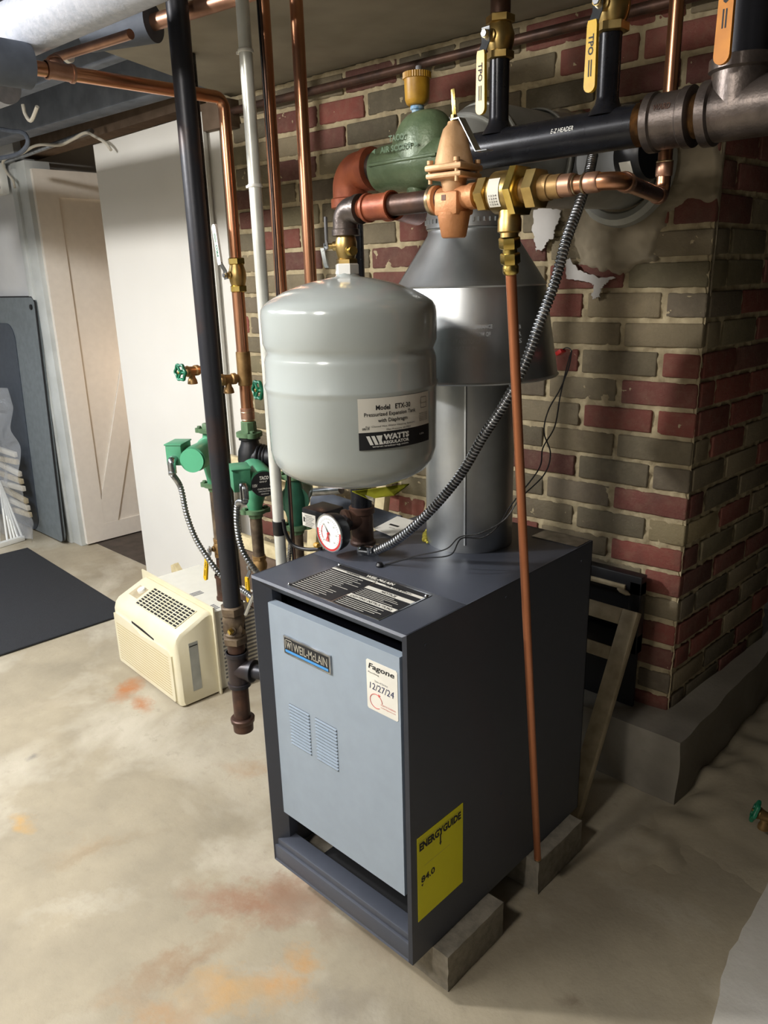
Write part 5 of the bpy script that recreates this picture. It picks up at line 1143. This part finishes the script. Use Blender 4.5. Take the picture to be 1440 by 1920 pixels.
# right, behind the boiler
tr = at(1200, 1150, y=.95); br = at(1086, 1537, y=.70); br.z = max(br.z, .002)
uz = (tr - br); Hs = uz.length
sash('old_window', br - Vector((.30, 0.0, 0)) , (1, 0, 0), uz, .30, Hs, (Hs * .78,), 'wood_pale', 'bare wood window sash leaning between the boiler and the brick pier')
tr2 = at(1170, 1170, y=1.0); br2 = Vector((br.x - .09, br.y + .07, br.z)); 
bk = thing('plastic_rack', 'glossy black plastic frame leaning on the bricks behind the boiler', 'rack', (-.12, .99, .2))
zt_ = .617; 
for (x0, z0, x1, z1) in ((-.45, .56, -.03, .617), (-.45, .38, -.03, .44), (-.065, .38, -.03, .6), (-.45, .38, -.40, .6)):
    G().bb((x0, .995, z0), (x1, 1.03, z1), .003).build('frame_bar', 'black_plastic', bk)
G().bb((-.45, 1.02, .2), (-.04, 1.03, .6)).build('backing', 'black_matte', bk)
G().bb((-.40, .988, .572), (-.075, .996, .585), .001).build('pale_strip', 'wood_pale', bk)
G().rev((-.095, .985, .572), (.9, 0, -.2), [(.002, 0), (.007, .01), (.007, .03), (.002, .04)], 12).build('clip', 'wood_pale', bk)
# left, behind the pumps
q0 = at(432, 990, y=.80); q1 = at(600, 1040, y=.80)
sash('old_window', Vector((-1.78, .80, .402)), (1, 0, 0), (0, .12, 1), .62, .36, (), 'wood_cream', 'cream wooden sash standing behind the zone pumps, nearer of two', .05, .035)
sash('old_window', Vector((-1.50, .90, .402)), (1, 0, 0), (.10, .08, 1), .55, .38, (), 'wood_cream', 'cream wooden sash tilted behind the nearer cream sash', .045, .03)
tag(G().bb((-1.75, .78, .0), (-.95, .90, .40), .004).build('crate', 'wood_brown'), 'brown wooden box behind the zone pumps, under the cream window frames', 'box')

# ================================================================== CEILING PIPES
def cpipe(name, m, a, b, r, label, cat='pipe', seg=28): return tag(G().tube([a, b], r, seg).build(name, m), label, cat)
c0_ = at(0, 67, z=1.93); c1_ = at(140, 8, z=1.93); dirp = Vector((math.cos(math.radians(3.7)), math.sin(math.radians(3.7)), 0))
mid = at(70, 38, z=1.93)
cpipe('insulated_pipe', 'insulation', mid - dirp * 1.6, mid + dirp * 1.6, .052, 'thick silvery insulated pipe crossing the upper left corner')
m2 = at(0, 118, z=1.86); m3 = at(66, 132, z=1.86)
cpipe('insulation_stub', 'insulation_dark', Vector((ZX[1], -.12, 1.849)) + Vector((0, -.0, 0)), Vector((ZX[1] + .0, -.45, 1.847)), .042, 'grey foam stub covering the end of the ceiling copper pipe')
m4 = at(0, 165, z=1.95); cpipe('insulated_pipe', 'insulation', m4 - dirp * 1.3, m4 + dirp * .03, .045, 'second insulated pipe at the left edge below the thick one')
a5 = at(105, 108, z=1.93); b5 = at(245, 64, z=1.93); cpipe('copper_pipe', 'copper_dull', a5, b5, .010, 'thin ceiling copper pipe running from the tee toward the foam cover')
tag(G().rev(at(128, 106, z=1.93) - Vector((.008, 0, 0)), (b5 - a5), [(.012, 0), (.013, .001), (.013, .012), (.012, .013)], 16).build('pipe_clip', 'white_plastic'), 'white clip on the thin ceiling copper pipe', 'clip')
f0_ = at(205, 55, z=1.98); f1_ = at(288, 42, z=1.98); cpipe('foam_cover', 'insulation_dark', f0_ + (f0_ - f1_) * .5, f1_, .04, 'dark foam cover on the larger ceiling copper pipe')
d5 = (at(440, -5, z=1.98) - at(290, 42, z=1.98)); cpipe('copper_pipe', 'copper_dull', f1_, f1_ + d5 * 2.2, .0165, 'larger ceiling copper pipe coming out of the dark foam cover')
q = at(20, 5, z=2.1); cpipe('copper_pipe', 'iron_brown', at(-40, 38, z=2.08), at(90, -12, z=2.08), .014, 'reddish pipe above the thick insulated pipe in the upper left corner')
# dark pipe along the wall top
g0 = [at(u, v, wall=.03) for u, v in ((395, 182), (520, 168), (650, 142), (800, 112), (930, 75), (1100, 33), (1200, 8))]
zz = sum(p.z for p in g0) / len(g0)
tag(G().tube([WP + WU * 1.85 + WN * .028 + Vector((0, 0, 2.005)), WP + WU * (-.05) + WN * .028 + Vector((0, 0, 2.012))], .013, 14).build('wall_pipe', 'iron_brown'), 'brown iron pipe running along the top of the brick wall', 'pipe')
# green valve handle at the right edge
wheel_bib(Vector(at(1462, 1545, z=.09)), (-.8, -.2, .25), 'green valve wheel at the right edge of the photo, low by the floor', .024, .06)

# ================================================================== LIGHT
def area(name, loc, size, power, colr, rot=(0, 0, 0), sy=None):
    L = bpy.data.lights.new(name, 'AREA'); L.energy = power; L.color = colr; L.shape = 'RECTANGLE'; L.size = size; L.size_y = sy or size
    o = bpy.data.objects.new(name, L); C.objects.link(o); o.location = loc; o.rotation_euler = rot; return o
def bulb(name, loc, power, colr, r):
    L = bpy.data.lights.new(name, 'POINT'); L.energy = power; L.color = colr; L.shadow_soft_size = r; o = bpy.data.objects.new(name, L); C.objects.link(o); o.location = loc; return o
bulb('ceiling_bulb', (-1.55, -1.15, 2.12), 95, (1.0, .97, .93), .06)
bulb('ceiling_bulb_back', (.04, -1.5, 2.12), 36, (1.0, .93, .84), .12)
area('ceiling_lamp', (-1.2, -1.7, 2.25), 1.2, 30, (1.0, .98, .95), (0, 0, 0), .6)
area('ceiling_lamp_far', (-3.2, -.9, 2.25), 1.0, 32, (.90, .94, 1.0), (0, 0, 0), .5)
pl_ = bpy.data.lights.new('unseen_warm_lamp', 'POINT'); pl_.energy = 3.2; pl_.color = (1.0, .72, .48); pl_.shadow_soft_size = .06; po = bpy.data.objects.new('unseen_warm_lamp', pl_); C.objects.link(po); po.location = (-2.75, 1.4, .95)  # unseen lamp added behind the board for the peach glow on the door
w = bpy.data.worlds.new('world'); bpy.context.scene.world = w; w.use_nodes = True; w.node_tree.nodes['Background'].inputs[0].default_value = (.75, .8, .9, 1); w.node_tree.nodes['Background'].inputs[1].default_value = .05
vs_ = bpy.context.scene.view_settings; vs_.view_transform = 'Standard'; vs_.look = 'None'; vs_.gamma = 1.0; vs_.exposure = 0.8; vs_.use_curve_mapping = False
